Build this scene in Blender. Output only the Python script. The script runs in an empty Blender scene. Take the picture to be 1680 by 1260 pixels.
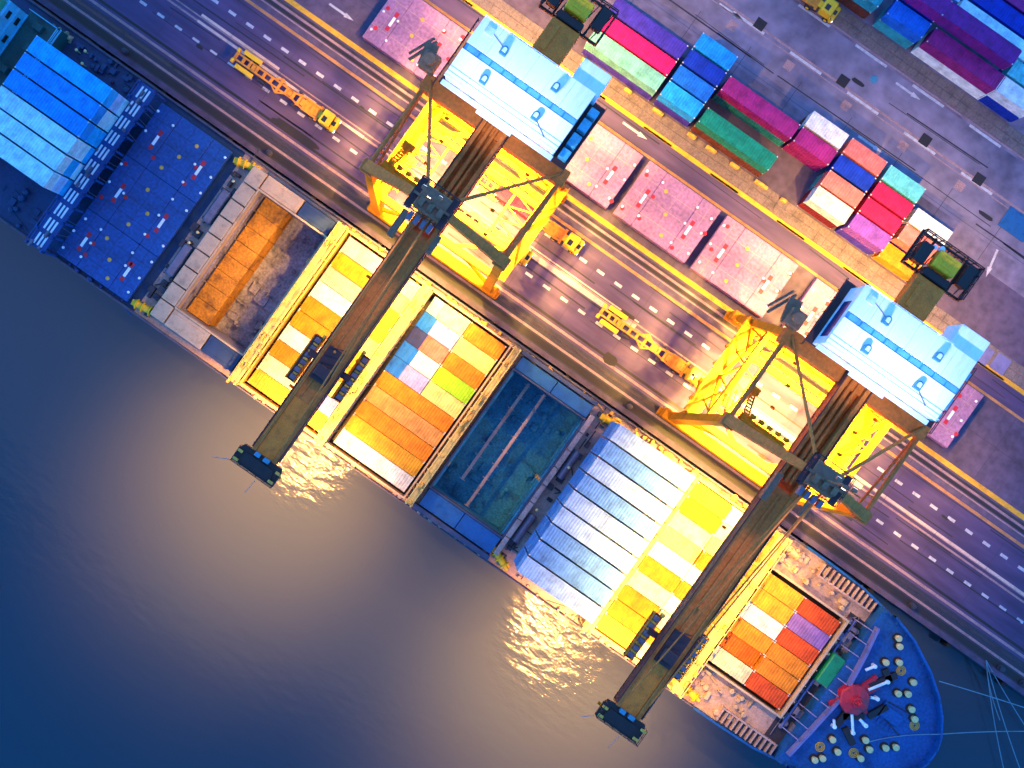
import bpy, bmesh, math, random
from mathutils import Vector, Matrix
random.seed(11)
C = bpy.context.scene.collection
PI = math.pi
ANG = math.radians(35.15)
CS, SN = math.cos(ANG), math.sin(ANG)
H = 150.0          # camera height above the quay
FP = 1665.0        # focal length in photo pixels (1680 wide)

def P(px, py, z=0.0):
    """photo pixel -> ground-plan metres (X along the ship towards the bow, Y towards land) at height z"""
    s = FP / (H - z)
    dx, dy = (px - 740) / s, (py - 600) / s
    return (dx * CS + dy * SN, dx * SN - dy * CS)

# ------------------------------------------------------------------ materials
def mat(name, col, rough=0.6, metal=0.0, var=0.25, scale=0.6, dark=None, spec=0.4, bump=0.0, stretch=None, grime=0.35):
    m = bpy.data.materials.new(name); m.use_nodes = True
    nt = m.node_tree; b = nt.nodes['Principled BSDF']
    b.inputs['Roughness'].default_value = rough; b.inputs['Metallic'].default_value = metal
    b.inputs['Specular IOR Level'].default_value = spec
    tc = nt.nodes.new('ShaderNodeTexCoord')
    mp = nt.nodes.new('ShaderNodeMapping')
    nt.links.new(tc.outputs['Object'], mp.inputs['Vector'])
    if stretch: mp.inputs['Scale'].default_value = stretch
    n = nt.nodes.new('ShaderNodeTexNoise'); n.inputs['Scale'].default_value = scale; n.inputs['Detail'].default_value = 6; n.inputs['Roughness'].default_value = 0.65
    nt.links.new(mp.outputs['Vector'], n.inputs['Vector'])
    rp = nt.nodes.new('ShaderNodeValToRGB')
    c = Vector(col); d = Vector(dark) if dark else c * (1 - grime)
    hi = c * (1 + var * 0.5)
    rp.color_ramp.elements[0].position = 0.3; rp.color_ramp.elements[0].color = (*d, 1)
    rp.color_ramp.elements[1].position = 0.7; rp.color_ramp.elements[1].color = (*hi, 1)
    e = rp.color_ramp.elements.new(0.47); e.color = (*c, 1)
    nt.links.new(n.outputs['Fac'], rp.inputs['Fac'])
    n2 = nt.nodes.new('ShaderNodeTexNoise'); n2.inputs['Scale'].default_value = scale * 9; n2.inputs['Detail'].default_value = 4
    nt.links.new(mp.outputs['Vector'], n2.inputs['Vector'])
    mx = nt.nodes.new('ShaderNodeMix'); mx.data_type = 'RGBA'; mx.blend_type = 'MULTIPLY'; mx.inputs['Factor'].default_value = min(1, var * 1.6)
    r2 = nt.nodes.new('ShaderNodeMapRange'); r2.inputs['From Min'].default_value = 0.25; r2.inputs['From Max'].default_value = 0.7; r2.inputs['To Min'].default_value = 0.45; r2.inputs['To Max'].default_value = 1.1
    nt.links.new(n2.outputs['Fac'], r2.inputs['Value'])
    nt.links.new(rp.outputs['Color'], mx.inputs['A']); nt.links.new(r2.outputs['Result'], mx.inputs['B'])
    nt.links.new(mx.outputs['Result'], b.inputs['Base Color'])
    if bump:
        bp = nt.nodes.new('ShaderNodeBump'); bp.inputs['Strength'].default_value = bump; bp.inputs['Distance'].default_value = 0.05
        nt.links.new(n2.outputs['Fac'], bp.inputs['Height']); nt.links.new(bp.outputs['Normal'], b.inputs['Normal'])
    return m

def emit(name, col, strength):
    m = bpy.data.materials.new(name); m.use_nodes = True
    b = m.node_tree.nodes['Principled BSDF']
    b.inputs['Base Color'].default_value = (*col, 1)
    b.inputs['Emission Color'].default_value = (*col, 1); b.inputs['Emission Strength'].default_value = strength
    return m

def container_mat():
    m = bpy.data.materials.new('container_paint'); m.use_nodes = True
    nt = m.node_tree; b = nt.nodes['Principled BSDF']; b.inputs['Roughness'].default_value = 0.55; b.inputs['Specular IOR Level'].default_value = .2
    oi = nt.nodes.new('ShaderNodeObjectInfo'); tc = nt.nodes.new('ShaderNodeTexCoord')
    ad = nt.nodes.new('ShaderNodeVectorMath'); ad.operation = 'ADD'
    sc = nt.nodes.new('ShaderNodeVectorMath'); sc.operation = 'SCALE'; sc.inputs['Scale'].default_value = 37.0
    nt.links.new(oi.outputs['Random'], sc.inputs[0])
    nt.links.new(tc.outputs['Object'], ad.inputs[0]); nt.links.new(sc.outputs['Vector'], ad.inputs[1])
    n = nt.nodes.new('ShaderNodeTexNoise'); n.inputs['Scale'].default_value = 0.7; n.inputs['Detail'].default_value = 7; n.inputs['Roughness'].default_value = 0.7
    nt.links.new(ad.outputs['Vector'], n.inputs['Vector'])
    r = nt.nodes.new('ShaderNodeMapRange'); r.inputs['From Min'].default_value = 0.3; r.inputs['From Max'].default_value = 0.62; r.inputs['To Min'].default_value = 0.52; r.inputs['To Max'].default_value = 1.08
    nt.links.new(n.outputs['Fac'], r.inputs['Value'])
    mx = nt.nodes.new('ShaderNodeMix'); mx.data_type = 'RGBA'; mx.blend_type = 'MULTIPLY'; mx.inputs['Factor'].default_value = 1
    nt.links.new(oi.outputs['Color'], mx.inputs['A']); nt.links.new(r.outputs['Result'], mx.inputs['B'])
    # scattered rust scabs
    n2 = nt.nodes.new('ShaderNodeTexNoise'); n2.inputs['Scale'].default_value = 2.2; n2.inputs['Detail'].default_value = 8; n2.inputs['Roughness'].default_value = 0.8
    nt.links.new(ad.outputs['Vector'], n2.inputs['Vector'])
    r2 = nt.nodes.new('ShaderNodeMapRange'); r2.inputs['From Min'].default_value = 0.61; r2.inputs['From Max'].default_value = 0.69; r2.inputs['To Max'].default_value = 0.7
    nt.links.new(n2.outputs['Fac'], r2.inputs['Value'])
    m2 = nt.nodes.new('ShaderNodeMix'); m2.data_type = 'RGBA'; m2.inputs['B'].default_value = (0.10, 0.045, 0.025, 1)
    nt.links.new(r2.outputs['Result'], m2.inputs['Factor']); nt.links.new(mx.outputs['Result'], m2.inputs['A'])
    nt.links.new(m2.outputs['Result'], b.inputs['Base Color'])
    return m

M = {}
def setup_mats():
    M['box'] = container_mat()
    M['cast'] = mat('corner_casting_steel', (0.55, 0.52, 0.5), 0.5)
    M['asphalt'] = mat('asphalt', (0.082, 0.050, 0.122), 0.75, var=0.5, scale=0.05, bump=0.15, stretch=(0.25, 1.6, 1), grime=0.38)
    M['concrete'] = mat('quay_concrete', (0.095, 0.066, 0.112), 0.85, var=0.45, scale=0.09, bump=0.15, grime=0.35)
    M['paver'] = mat('paving_slab', (0.18, 0.13, 0.12), 0.85, var=0.45, scale=0.5, bump=0.2)
    M['line_white'] = mat('road_paint_white', (0.52, 0.48, 0.5), 0.6, var=0.6, scale=1.5)
    M['line_pale'] = mat('road_paint_worn', (0.34, 0.20, 0.20), 0.7, var=0.5, scale=0.7)
    M['line_yellow'] = mat('road_paint_yellow', (0.70, 0.35, 0.015), 0.6, var=0.45, scale=0.8)
    M['line_orange'] = mat('road_paint_orange', (0.46, 0.2, 0.06), 0.65, var=0.5, scale=0.8)
    M['black'] = mat('black_steel', (0.022, 0.014, 0.012), 0.6)
    M['dark'] = mat('dark_steel', (0.035, 0.028, 0.04), 0.55, var=0.4, scale=1.5)
    M['rubber'] = mat('black_rubber', (0.012, 0.011, 0.012), 0.85)
    M['rail'] = mat('rail_steel', (0.09, 0.06, 0.06), 0.4, 0.6)
    M['crane'] = mat('crane_orange_paint', (0.66, 0.21, 0.004), 0.55, var=0.3, scale=0.5, grime=0.35, spec=.15)
    M['boom'] = mat('boom_brown_paint', (0.60, 0.16, 0.03), 0.65, var=0.35, scale=0.3, grime=0.35, spec=.2)
    M['maroon'] = mat('boom_edge_paint', (0.06, 0.02, 0.022), 0.6, var=0.3, scale=0.6)
    M['olive'] = mat('boom_deck_plate', (0.80, 0.19, 0.012), 0.65, var=0.35, scale=0.8)
    M['roof'] = mat('white_roof_sheet', (0.93, 0.92, 0.90), 0.5, var=0.10, scale=0.35, grime=0.12, stretch=(3.0, .5, 1))
    M['roof_blue'] = mat('blue_rooflight', (0.03, 0.28, 0.62), 0.3, var=0.2, scale=1.2)
    M['roof_strip'] = mat('pale_blue_trim', (0.6, 0.78, 0.88), 0.5, var=0.15)
    M['vent'] = mat('vent_steel', (0.05, 0.22, 0.32), 0.5)
    M['brown_grey'] = mat('machinery_brown_grey', (0.26, 0.12, 0.06), 0.55, 0.0, var=0.5, scale=1.2)
    M['grey'] = mat('machine_grey', (0.16, 0.14, 0.19), 0.5, 0.2, var=0.4, scale=1.5)
    M['yellow'] = mat('vehicle_yellow', (0.88, 0.47, 0.008), 0.4, var=0.15, scale=1.2, grime=0.2)
    M['chassis'] = mat('chassis_orange', (0.72, 0.24, 0.012), 0.5, var=0.3, scale=1.5)
    M['glass'] = mat('dark_glass', (0.02, 0.02, 0.02), 0.1, var=0.05)
    M['red'] = mat('signal_red', (0.5, 0.015, 0.03), 0.5, var=0.3, scale=1.2)
    M['white'] = mat('white_paint', (0.8, 0.8, 0.8), 0.5, var=0.1)
    M['hull'] = mat('hull_blue', (0.010, 0.035, 0.16), 0.5, var=0.3, scale=0.4)
    M['deck_blue'] = mat('foredeck_blue', (0.006, 0.078, 0.25), 0.55, var=0.5, scale=0.3, grime=0.4)
    M['deck'] = mat('main_deck_paint', (0.45, 0.29, 0.24), 0.65, var=0.4, scale=0.5, grime=0.45)
    M['deck_dark'] = mat('aft_deck_paint', (0.010, 0.04, 0.11), 0.6, var=0.4, scale=0.5)
    M['coam'] = mat('coaming_cream', (0.5, 0.33, 0.2), 0.6, var=0.25, scale=0.8)
    M['coam_blue'] = mat('coaming_navy', (0.05, 0.06, 0.11), 0.6, var=0.35, scale=0.8)
    M['lash'] = mat('lashing_bridge_cream', (0.72, 0.46, 0.12), 0.6, var=0.35, scale=1.0)
    M['lash_blue'] = mat('lashing_bridge_navy', (0.012, 0.06, 0.22), 0.55, var=0.3, scale=1.0)
    M['hold_rust'] = mat('hold_rust', (0.55, 0.21, 0.02), 0.8, var=0.6, scale=0.35, dark=(0.14, 0.05, 0.02), bump=0.2)
    M['hold_dark'] = mat('hold_dark_steel', (0.30, 0.24, 0.26), 0.7, var=0.8, scale=0.35, dark=(0.02, 0.02, 0.045))
    M['hold_blue'] = mat('hold_teal', (0.02, 0.20, 0.30), 0.7, var=0.6, scale=0.4, dark=(0.008, 0.08, 0.16), bump=0.2)
    M['tank_blue'] = mat('tank_top_blue', (0.012, 0.10, 0.26), 0.6, var=0.3, scale=0.8)
    M['tank_shade'] = mat('tank_top_shade', (0.02, 0.045, 0.11), 0.6, var=0.4, scale=0.8)  # tank top colour with the shade put in
    M['hatch_blue'] = mat('hatch_cover_blue', (0.008, 0.062, 0.235), 0.5, var=0.55, scale=0.25, grime=0.3)  # blue dusk light put into the cover colour
    M['hatch_pink'] = mat('hatch_cover_mauve', (0.33, 0.155, 0.28), 0.6, var=0.5, scale=0.25, grime=0.25)  # same covers, warm lamplight put into the colour
    M['seam'] = mat('seam_dark', (0.02, 0.03, 0.08), 0.7)
    M['tan'] = mat('rusty_yellow', (0.7, 0.36, 0.05), 0.6, var=0.3, scale=2)
    M['green'] = mat('locker_green', (0.005, 0.22, 0.09), 0.5, var=0.35, scale=0.8)
    M['teal_deck'] = mat('house_deck_green', (0.006, 0.075, 0.07), 0.6, var=0.35, scale=0.4)
    M['sky_paint'] = mat('house_sky_blue', (0.09, 0.45, 0.60), 0.5, var=0.25, scale=0.5)
    M['lav'] = mat('lavender_paint', (0.16, 0.15, 0.32), 0.5, var=0.2)
    M['bollard'] = mat('bollard_cream', (0.75, 0.55, 0.22), 0.5, var=0.2, scale=3)
    M['tarp_grey'] = mat('shade_sheet_grey', (0.16, 0.27, 0.38), .6, spec=.2); M['tarp_blue'] = mat('shade_sheet_blue', (0.003, 0.10, 0.50), .6, spec=.2); M['tarp_navy'] = mat('shade_sheet_navy', (0.012, 0.018, 0.12), .6, spec=.2)  # sheet colours stand in for shade on the container ends
    M['rope'] = mat('mooring_rope_fibre', (0.16, 0.24, 0.28), 0.9)
    M['lamp'] = emit('lamp_glow', (1.0, 0.72, 0.33), 14)
    M['lamp_cool'] = emit('lamp_glow_cool', (0.8, 0.9, 1.0), 5)

# ------------------------------------------------------------------ mesh builder
class MB:
    def __init__(s): s.v = []; s.f = []; s.m = []; s.mi = 0
    def quad(s, pts):
        i = len(s.v); s.v += [tuple(p) for p in pts]; s.f.append(tuple(range(i, i + len(pts)))); s.m.append(s.mi)
    def box(s, x0, x1, y0, y1, z0, z1):
        if x0 > x1: x0, x1 = x1, x0
        if y0 > y1: y0, y1 = y1, y0
        i = len(s.v)
        s.v += [(x0, y0, z0), (x1, y0, z0), (x1, y1, z0), (x0, y1, z0), (x0, y0, z1), (x1, y0, z1), (x1, y1, z1), (x0, y1, z1)]
        for q in ((3, 2, 1, 0), (4, 5, 6, 7), (0, 1, 5, 4), (1, 2, 6, 5), (2, 3, 7, 6), (3, 0, 4, 7)):
            s.f.append(tuple(i + k for k in q)); s.m.append(s.mi)
        return s
    def bevbox(s, x0, x1, y0, y1, z0, z1, b=0.06):
        """box with its top edges and vertical edges chamfered"""
        def ring(e, z): return [(x0 + e, y0, z), (x1 - e, y0, z), (x1, y0 + e, z), (x1, y1 - e, z), (x1 - e, y1, z), (x0 + e, y1, z), (x0, y1 - e, z), (x0, y0 + e, z)]
        def ring2(z): return [(x0 + 2 * b, y0 + b, z), (x1 - 2 * b, y0 + b, z), (x1 - b, y0 + 2 * b, z), (x1 - b, y1 - 2 * b, z), (x1 - 2 * b, y1 - b, z), (x0 + 2 * b, y1 - b, z), (x0 + b, y1 - 2 * b, z), (x0 + b, y0 + 2 * b, z)]
        s.loft([ring(b, z0), ring(b, z1 - b), ring2(z1)])
        return s
    def loft(s, rings, cap=True):
        i = len(s.v); n = len(rings[0])
        for r in rings: s.v += [tuple(p) for p in r]
        for k in range(len(rings) - 1):
            for j in range(n):
                a, b_ = i + k * n + j, i + k * n + (j + 1) % n
                s.f.append((a, b_, b_ + n, a + n)); s.m.append(s.mi)
        if cap:
            s.f.append(tuple(i + j for j in reversed(range(n)))); s.m.append(s.mi)
            t = i + (len(rings) - 1) * n
            s.f.append(tuple(t + j for j in range(n))); s.m.append(s.mi)
        return s
    def beam(s, p, q, w, h=None, w2=None, h2=None, up=(0, 0, 1)):
        h = h or w; w2 = w2 or w; h2 = h2 or h
        p, q = Vector(p), Vector(q); d = (q - p).normalized(); u = Vector(up)
        if abs(d.dot(u)) > 0.98: u = Vector((0, 1, 0))
        r = d.cross(u).normalized(); u = r.cross(d).normalized()
        def ring(c, w, h): return [c - r * w / 2 - u * h / 2, c + r * w / 2 - u * h / 2, c + r * w / 2 + u * h / 2, c - r * w / 2 + u * h / 2]
        return s.loft([ring(p, w, h), ring(q, w2, h2)])
    def tube(s, p, q, r, n=8, r2=None):
        r2 = r if r2 is None else r2
        p, q = Vector(p), Vector(q); d = (q - p).normalized(); u = Vector((0, 0, 1))
        if abs(d.dot(u)) > 0.98: u = Vector((0, 1, 0))
        a = d.cross(u).normalized(); b = a.cross(d).normalized()
        f = lambda c, r: [c + a * math.cos(2 * PI * k / n) * r + b * math.sin(2 * PI * k / n) * r for k in range(n)]
        return s.loft([f(p, r), f(q, r2)])
    def path(s, pts, r, n=6):
        for a, b in zip(pts[:-1], pts[1:]): s.tube(a, b, r, n)
        return s
    def lathe(s, c, prof, n=14):
        c = Vector(c)
        return s.loft([[c + Vector((math.cos(2 * PI * k / n) * r, math.sin(2 * PI * k / n) * r, z)) for k in range(n)] for r, z in prof])
    def prism(s, poly, z0, z1):
        return s.loft([[(x, y, z0) for x, y in poly], [(x, y, z1) for x, y in poly]])
    def rail(s, pts, h=1.05, r=0.035, step=2.0):
        for a, b in zip(pts[:-1], pts[1:]):
            a, b = Vector(a), Vector(b)
            for f in (h, h * 0.55): s.beam(a + Vector((0, 0, f)), b + Vector((0, 0, f)), r * 2)
            n = max(1, int((b - a).length / step))
            for k in range(n + 1):
                p = a.lerp(b, k / n); s.beam(p, p + Vector((0, 0, h)), r * 2)
        return s
    def pieces(s, f):
        """builders for the far-apart pieces: pieces closer than f times the larger one's longest side stay together"""
        n = len(s.v); par = list(range(n))
        def find(i):
            while par[i] != i: par[i] = par[par[i]]; i = par[i]
            return i
        for q in s.f:
            for k in q[1:]: par[find(k)] = find(q[0])
        roots = sorted({find(q[0]) for q in s.f}); idx = {r: i for i, r in enumerate(roots)}
        lo = [[1e9] * 3 for _ in roots]; hi = [[-1e9] * 3 for _ in roots]
        for i in range(n):
            r = idx.get(find(i))
            if r is None: continue
            for a in range(3): lo[r][a] = min(lo[r][a], s.v[i][a]); hi[r][a] = max(hi[r][a], s.v[i][a])
        K = len(roots)
        if K == 1: return [s]
        size = [max(h - l for l, h in zip(lo[r], hi[r])) for r in range(K)]
        p2 = list(range(K))
        def f2(i):
            while p2[i] != i: p2[i] = p2[p2[i]]; i = p2[i]
            return i
        for i in range(K):
            for j in range(i + 1, K):
                g = math.sqrt(sum(max(0, lo[i][a] - hi[j][a], lo[j][a] - hi[i][a]) ** 2 for a in range(3)))
                if g <= max(.02, f * max(size[i], size[j])): p2[f2(i)] = f2(j)
        out = {}
        for q, m in zip(s.f, s.m):
            b = out.setdefault(f2(idx[find(q[0])]), (MB(), {}))
            for k in q:
                if k not in b[1]: b[1][k] = len(b[0].v); b[0].v.append(s.v[k])
            b[0].f.append(tuple(b[1][k] for k in q)); b[0].m.append(m)
        return [b for b, _ in out.values()]
    def mesh(s, name, mats):
        me = bpy.data.meshes.new(name); me.from_pydata(s.v, [], s.f)
        for m in (mats if isinstance(mats, (list, tuple)) else [mats]): me.materials.append(m)
        for p, k in zip(me.polygons, s.m): p.material_index = k
        bm = bmesh.new(); bm.from_mesh(me); bmesh.ops.recalc_face_normals(bm, faces=bm.faces); bm.to_mesh(me); bm.free()
        return me
    def obj(s, name, mats, parent=None, loc=(0, 0, 0), rz=0.0, split=0.5):
        if parent is not None and split is not None:
            ps = s.pieces(split)
            if len(ps) > 1:
                ps.sort(key=lambda q: -len(q.f))
                return [q.obj(name, mats, parent, loc, rz, None) for q in ps][0]
        o = bpy.data.objects.new(name, s.mesh(name, mats)); C.objects.link(o)
        o.location = loc; o.rotation_euler = (0, 0, rz)
        if parent: o.parent = parent
        return o

def tag(o, label, cat, group=None):
    o['label'] = label; o['category'] = cat
    if group: o['group'] = group
    return o
def thing(name, label, cat, loc=(0, 0, 0), rz=0.0, group=None):
    o = bpy.data.objects.new(name, None); C.objects.link(o); o.location = loc; o.rotation_euler = (0, 0, rz); o.empty_display_size = 0.5
    return tag(o, label, cat, group)
def structure(o): o['kind'] = 'structure'; return o
def copy_tree(o, parent=None):
    c = o.copy(); C.objects.link(c)
    if parent: c.parent = parent
    for ch in list(o.children): copy_tree(ch, c)
    return c
setup_mats()

# ------------------------------------------------------------------ camera, world, sun
cam = bpy.data.cameras.new('camera'); co = bpy.data.objects.new('camera', cam); C.objects.link(co)
co.location = (0, 0, H); co.rotation_euler = (0, 0, ANG)
cam.sensor_width = 36; cam.lens = FP / 1680 * 36; cam.clip_end = 3000
cam.shift_x = 100 / 1680; cam.shift_y = -30 / 1680
S = bpy.context.scene; S.camera = co
S.view_settings.view_transform = 'Standard'; S.view_settings.look = 'None'; S.view_settings.exposure = 0.0; S.view_settings.gamma = 1
w = bpy.data.worlds.new('World'); S.world = w; w.use_nodes = True
nt = w.node_tree; bg = nt.nodes['Background']
sky = nt.nodes.new('ShaderNodeTexSky'); sky.sky_type = 'NISHITA'; sky.sun_disc = False
SUN_EL, SUN_ROT = math.radians(4.0), math.radians(250)
sky.sun_elevation = SUN_EL; sky.sun_rotation = SUN_ROT; sky.ozone_density = 6.0; sky.air_density = 1.0; sky.dust_density = 0.2
hs = nt.nodes.new('ShaderNodeHueSaturation'); hs.inputs['Saturation'].default_value = 1.35
nt.links.new(sky.outputs['Color'], hs.inputs['Color']); nt.links.new(hs.outputs['Color'], bg.inputs['Color']); bg.inputs['Strength'].default_value = 1.6
sl = bpy.data.lights.new('sun', 'SUN'); sl.energy = 0.5; sl.angle = math.radians(70); sl.color = (0.97, 0.97, 1.0)
so = bpy.data.objects.new('sun', sl); C.objects.link(so); so.rotation_euler = (math.radians(16), 0, math.radians(200))

# ------------------------------------------------------------------ setting
YC = -5.9           # ship centre line
QUAY = 8.9
b = MB(); b.quad([(-700, -700, -3), (700, -700, -3), (700, QUAY + 0.2, -3), (-700, QUAY + 0.2, -3)])
CHURN = (P(500, 760, -3), P(930, 1075, -3))
def water_mat():
    m = bpy.data.materials.new('harbour_water'); m.use_nodes = True
    nt = m.node_tree; p = nt.nodes['Principled BSDF']
    p.inputs['Roughness'].default_value = 0.12; p.inputs['Specular IOR Level'].default_value = 0.45
    tc = nt.nodes.new('ShaderNodeTexCoord')
    n0 = nt.nodes.new('ShaderNodeTexNoise'); n0.inputs['Scale'].default_value = 0.02; n0.inputs['Detail'].default_value = 5
    rp = nt.nodes.new('ShaderNodeValToRGB'); rp.color_ramp.elements[0].color = (0.026, 0.040, 0.050, 1); rp.color_ramp.elements[1].color = (0.042, 0.045, 0.053, 1)
    nt.links.new(tc.outputs['Object'], n0.inputs['Vector']); nt.links.new(n0.outputs['Fac'], rp.inputs['Fac']); nt.links.new(rp.outputs['Color'], p.inputs['Base Color'])
    mp = nt.nodes.new('ShaderNodeMapping'); mp.inputs['Rotation'].default_value = (0, 0, 0.5); mp.inputs['Scale'].default_value = (0.45, 1.0, 1)
    n1 = nt.nodes.new('ShaderNodeTexNoise'); n1.inputs['Scale'].default_value = 0.9; n1.inputs['Detail'].default_value = 5
    n2 = nt.nodes.new('ShaderNodeTexNoise'); n2.inputs['Scale'].default_value = 0.16; n2.inputs['Detail'].default_value = 3
    nt.links.new(tc.outputs['Object'], mp.inputs['Vector']); nt.links.new(mp.outputs['Vector'], n1.inputs['Vector']); nt.links.new(mp.outputs['Vector'], n2.inputs['Vector'])
    # short choppy wash only where the ship's outlets churn the water
    prev = None
    for cx, cy, r in ((CHURN[0][0], CHURN[0][1], 9.0), (CHURN[1][0], CHURN[1][1], 13.0)):
        d = nt.nodes.new('ShaderNodeVectorMath'); d.operation = 'DISTANCE'; d.inputs[1].default_value = (cx, cy, -3)
        nt.links.new(tc.outputs['Object'], d.inputs[0])
        r_ = nt.nodes.new('ShaderNodeMapRange'); r_.inputs['From Min'].default_value = r * .3; r_.inputs['From Max'].default_value = r; r_.inputs['To Min'].default_value = 1; r_.inputs['To Max'].default_value = 0.0
        nt.links.new(d.outputs['Value'], r_.inputs['Value'])
        if prev:
            mxn = nt.nodes.new('ShaderNodeMath'); mxn.operation = 'MAXIMUM'; nt.links.new(prev, mxn.inputs[0]); nt.links.new(r_.outputs['Result'], mxn.inputs[1]); prev = mxn.outputs['Value']
        else: prev = r_.outputs['Result']
    mad = nt.nodes.new('ShaderNodeMath'); mad.operation = 'MULTIPLY_ADD'; mad.inputs[1].default_value = .85; mad.inputs[2].default_value = .04
    nt.links.new(prev, mad.inputs[0])
    b1 = nt.nodes.new('ShaderNodeBump'); b1.inputs['Distance'].default_value = 0.5; nt.links.new(mad.outputs['Value'], b1.inputs['Strength'])
    b2 = nt.nodes.new('ShaderNodeBump'); b2.inputs['Strength'].default_value = 0.06; b2.inputs['Distance'].default_value = 0.8
    nt.links.new(n1.outputs['Fac'], b1.inputs['Height']); nt.links.new(n2.outputs['Fac'], b2.inputs['Height']); nt.links.new(b2.outputs['Normal'], b1.inputs['Normal'])
    nt.links.new(b1.outputs['Normal'], p.inputs['Normal'])
    return m
structure(b.obj('water', water_mat()))
# the quay: deck slab with its face to the water
b = MB(); b.box(-600, 600, QUAY, 700, -8, 0)
structure(b.obj('quay', M['concrete']))
b = MB(); b.box(-600, 600, QUAY - 0.02, QUAY + .8, 0.002, 0.14)
structure(b.obj('quay_kerb', M['concrete']))
b = MB(); b.quad([(-600, 13.0, .004), (600, 13.0, .004), (600, 27.2, .004), (-600, 27.2, .004)])
structure(b.obj('quay_road', M['asphalt']))
b = MB(); b.quad([(-600, 9.72, .004), (600, 9.72, .004), (600, 12.98, .004), (-600, 12.98, .004)])
structure(b.obj('quay_apron', M['dark']))
b = MB(); b.quad([(-600, 42.2, .004), (600, 42.2, .004), (600, 45.0, .004), (-600, 45.0, .004)])
structure(b.obj('service_road', M['asphalt']))
b = MB(); b.quad([(-600, 60.5, .008), (82, 60.5, .008), (82, 73.2, .008), (-600, 73.2, .008)])
structure(b.obj('yard_road', mat('yard_concrete', (.19, .155, .215), .8, var=.5, scale=.045, bump=.15, grime=.45, dark=(.085, .07, .115))))
b = MB()
for x in range(-60, 60):
    for y0, y1 in ((45.85, 47.2), (47.25, 48.5), (73.95, 75.2), (75.25, 76.6)):
        b.box(x * 1.5, x * 1.5 + 1.46, y0, y1, 0.002, 0.10 + random.random() * .012)
structure(b.obj('pavement', M['paver']))
b = MB(); b.quad([(-600, 57, .004), (600, 57, .004), (600, 700, .004), (-600, 700, .004)])
structure(b.obj('yard_ground', mat('yard_slab', (.18, .14, .20), .85, var=.55, scale=.06, bump=.15, grime=.45)))
# painted markings
b = MB(); Z = 0.012
def strip(x0, x1, y0, y1, z=Z): b.quad([(x0, y0, z), (x1, y0, z), (x1, y1, z), (x0, y1, z)])
for k in range(-45, 60):
    x = k * 3.17
    strip(x, x + 1.25, 23.78, 24.22); strip(x + 1.1, x + 2.3, 17.4, 17.82)
for k in range(-9, 12): strip(k * 12.0 + 3, k * 12.0 + 8, 45.15, 45.42, .012)
for k in range(-9, 8):
    strip(k * 10.3 + 4, k * 10.3 + 9.6, 66.55, 66.95); strip(k * 10.3 + 1, k * 10.3 + 6.6, 73.0, 73.4)
def arrow(x, y, L, d=1, rz=0.0, w=0.34):
    pts = [(-L / 2, -w / 2), (L * .15, -w / 2), (L * .15, -w * 1.1), (L / 2, 0), (L * .15, w * 1.1), (L * .15, w / 2), (-L / 2, w / 2)]
    b.quad([(x + d * (p * math.cos(rz) - q * math.sin(rz)), y + d * (p * math.sin(rz) + q * math.cos(rz)), Z) for p, q in pts])
for (px, py) in ((1042, 215), (1490, 150), (1428, 237), (560, 20), (1200, 20)):
    x, y = P(px, py); arrow(x, y, 4.4)
x, y = P(1627, 432); arrow(x, y, 4.4, 1, math.radians(-78))
structure(b.obj('white_markings', M['line_white']))
b = MB()
strip(-200, 200, 13.35, 13.75); strip(-200, 200, 20.0, 20.3); strip(-200, 200, 20.75, 20.95); strip(-200, 200, 28.95, 29.3); strip(-200, 110, 64.2, 64.75, .007); strip(-200, 80, 66.35, 66.5); strip(-200, 80, 67.0, 67.35); strip(-200, 80, 73.55, 73.8)
strip(-200, 200, 28.0, 28.2); strip(-200, 200, 11.15, 11.5); strip(82, 82.2, 59, 73)
for k in range(-7, 9): strip(-6 + k * 10.3, -4.6 + k * 10.3, 64.3, 65.7, .013)
structure(b.obj('worn_markings', M['line_pale']))
b = MB()
for x0, x1, y0, y1 in ((-60, -30, 19.95, 20.35), (-2, 19, 19.9, 20.7), (-2, 19, 21.1, 21.3), (30, 60, 19.9, 20.6), (52, 90, 20.9, 21.3), (-60, -46, 21.0, 21.4)): strip(x0, x1, y0, y1, .014)
structure(b.obj('bright_markings', mat('road_paint_peach', (.62, .42, .34), .6, var=.4, scale=.5)))
b = MB(); strip(-200, 200, 30.0, 30.75); strip(-200, 200, 45.12, 45.8)
structure(b.obj('yellow_markings', M['line_yellow']))
b = MB(); strip(-200, 200, 26.6, 27.05); strip(-200, 200, 41.85, 42.25)
structure(b.obj('orange_markings', M['line_orange']))
b = MB(); strip(-200, 200, 28.35, 28.85, .006); strip(-200, 200, 9.95, 10.9, .006); strip(-200, 200, 14.1, 14.5, .007)
structure(b.obj('cable_slot', M['black']))
for y, lab in ((12.3, 'steel crane rail nearest the ship, set flush in the quay'), (29.5, 'steel crane rail on the landward side beside the yellow line')):
    b = MB(); b.box(-200, 200, y - .07, y + .07, 0.004, 0.09); b.box(-200, 200, y - .2, y + .2, 0.003, 0.03)
    tag(b.obj('crane_rail', M['rail']), lab, 'rail', 'crane rails')
for k, (x, L) in enumerate(((-9.5, 1.6), (-2, 1.2), (3.4, 1.8), (9.5, 1.4), (13.0, 1.7), (17.2, 1.5), (22.0, 2.2), (26, 1.0))):
    b = MB(); b.bevbox(x - L / 2, x + L / 2, 47.9, 48.4, .11, .7, .08); b.bevbox(x - L * .3, x + L * .3, 47.95, 48.35, .69, .85, .05)
    tag(b.obj('concrete_block', M['tan']), 'low tan concrete block on the pavement along the yard block', 'concrete block', 'blocks along the yard pavement')
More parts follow.
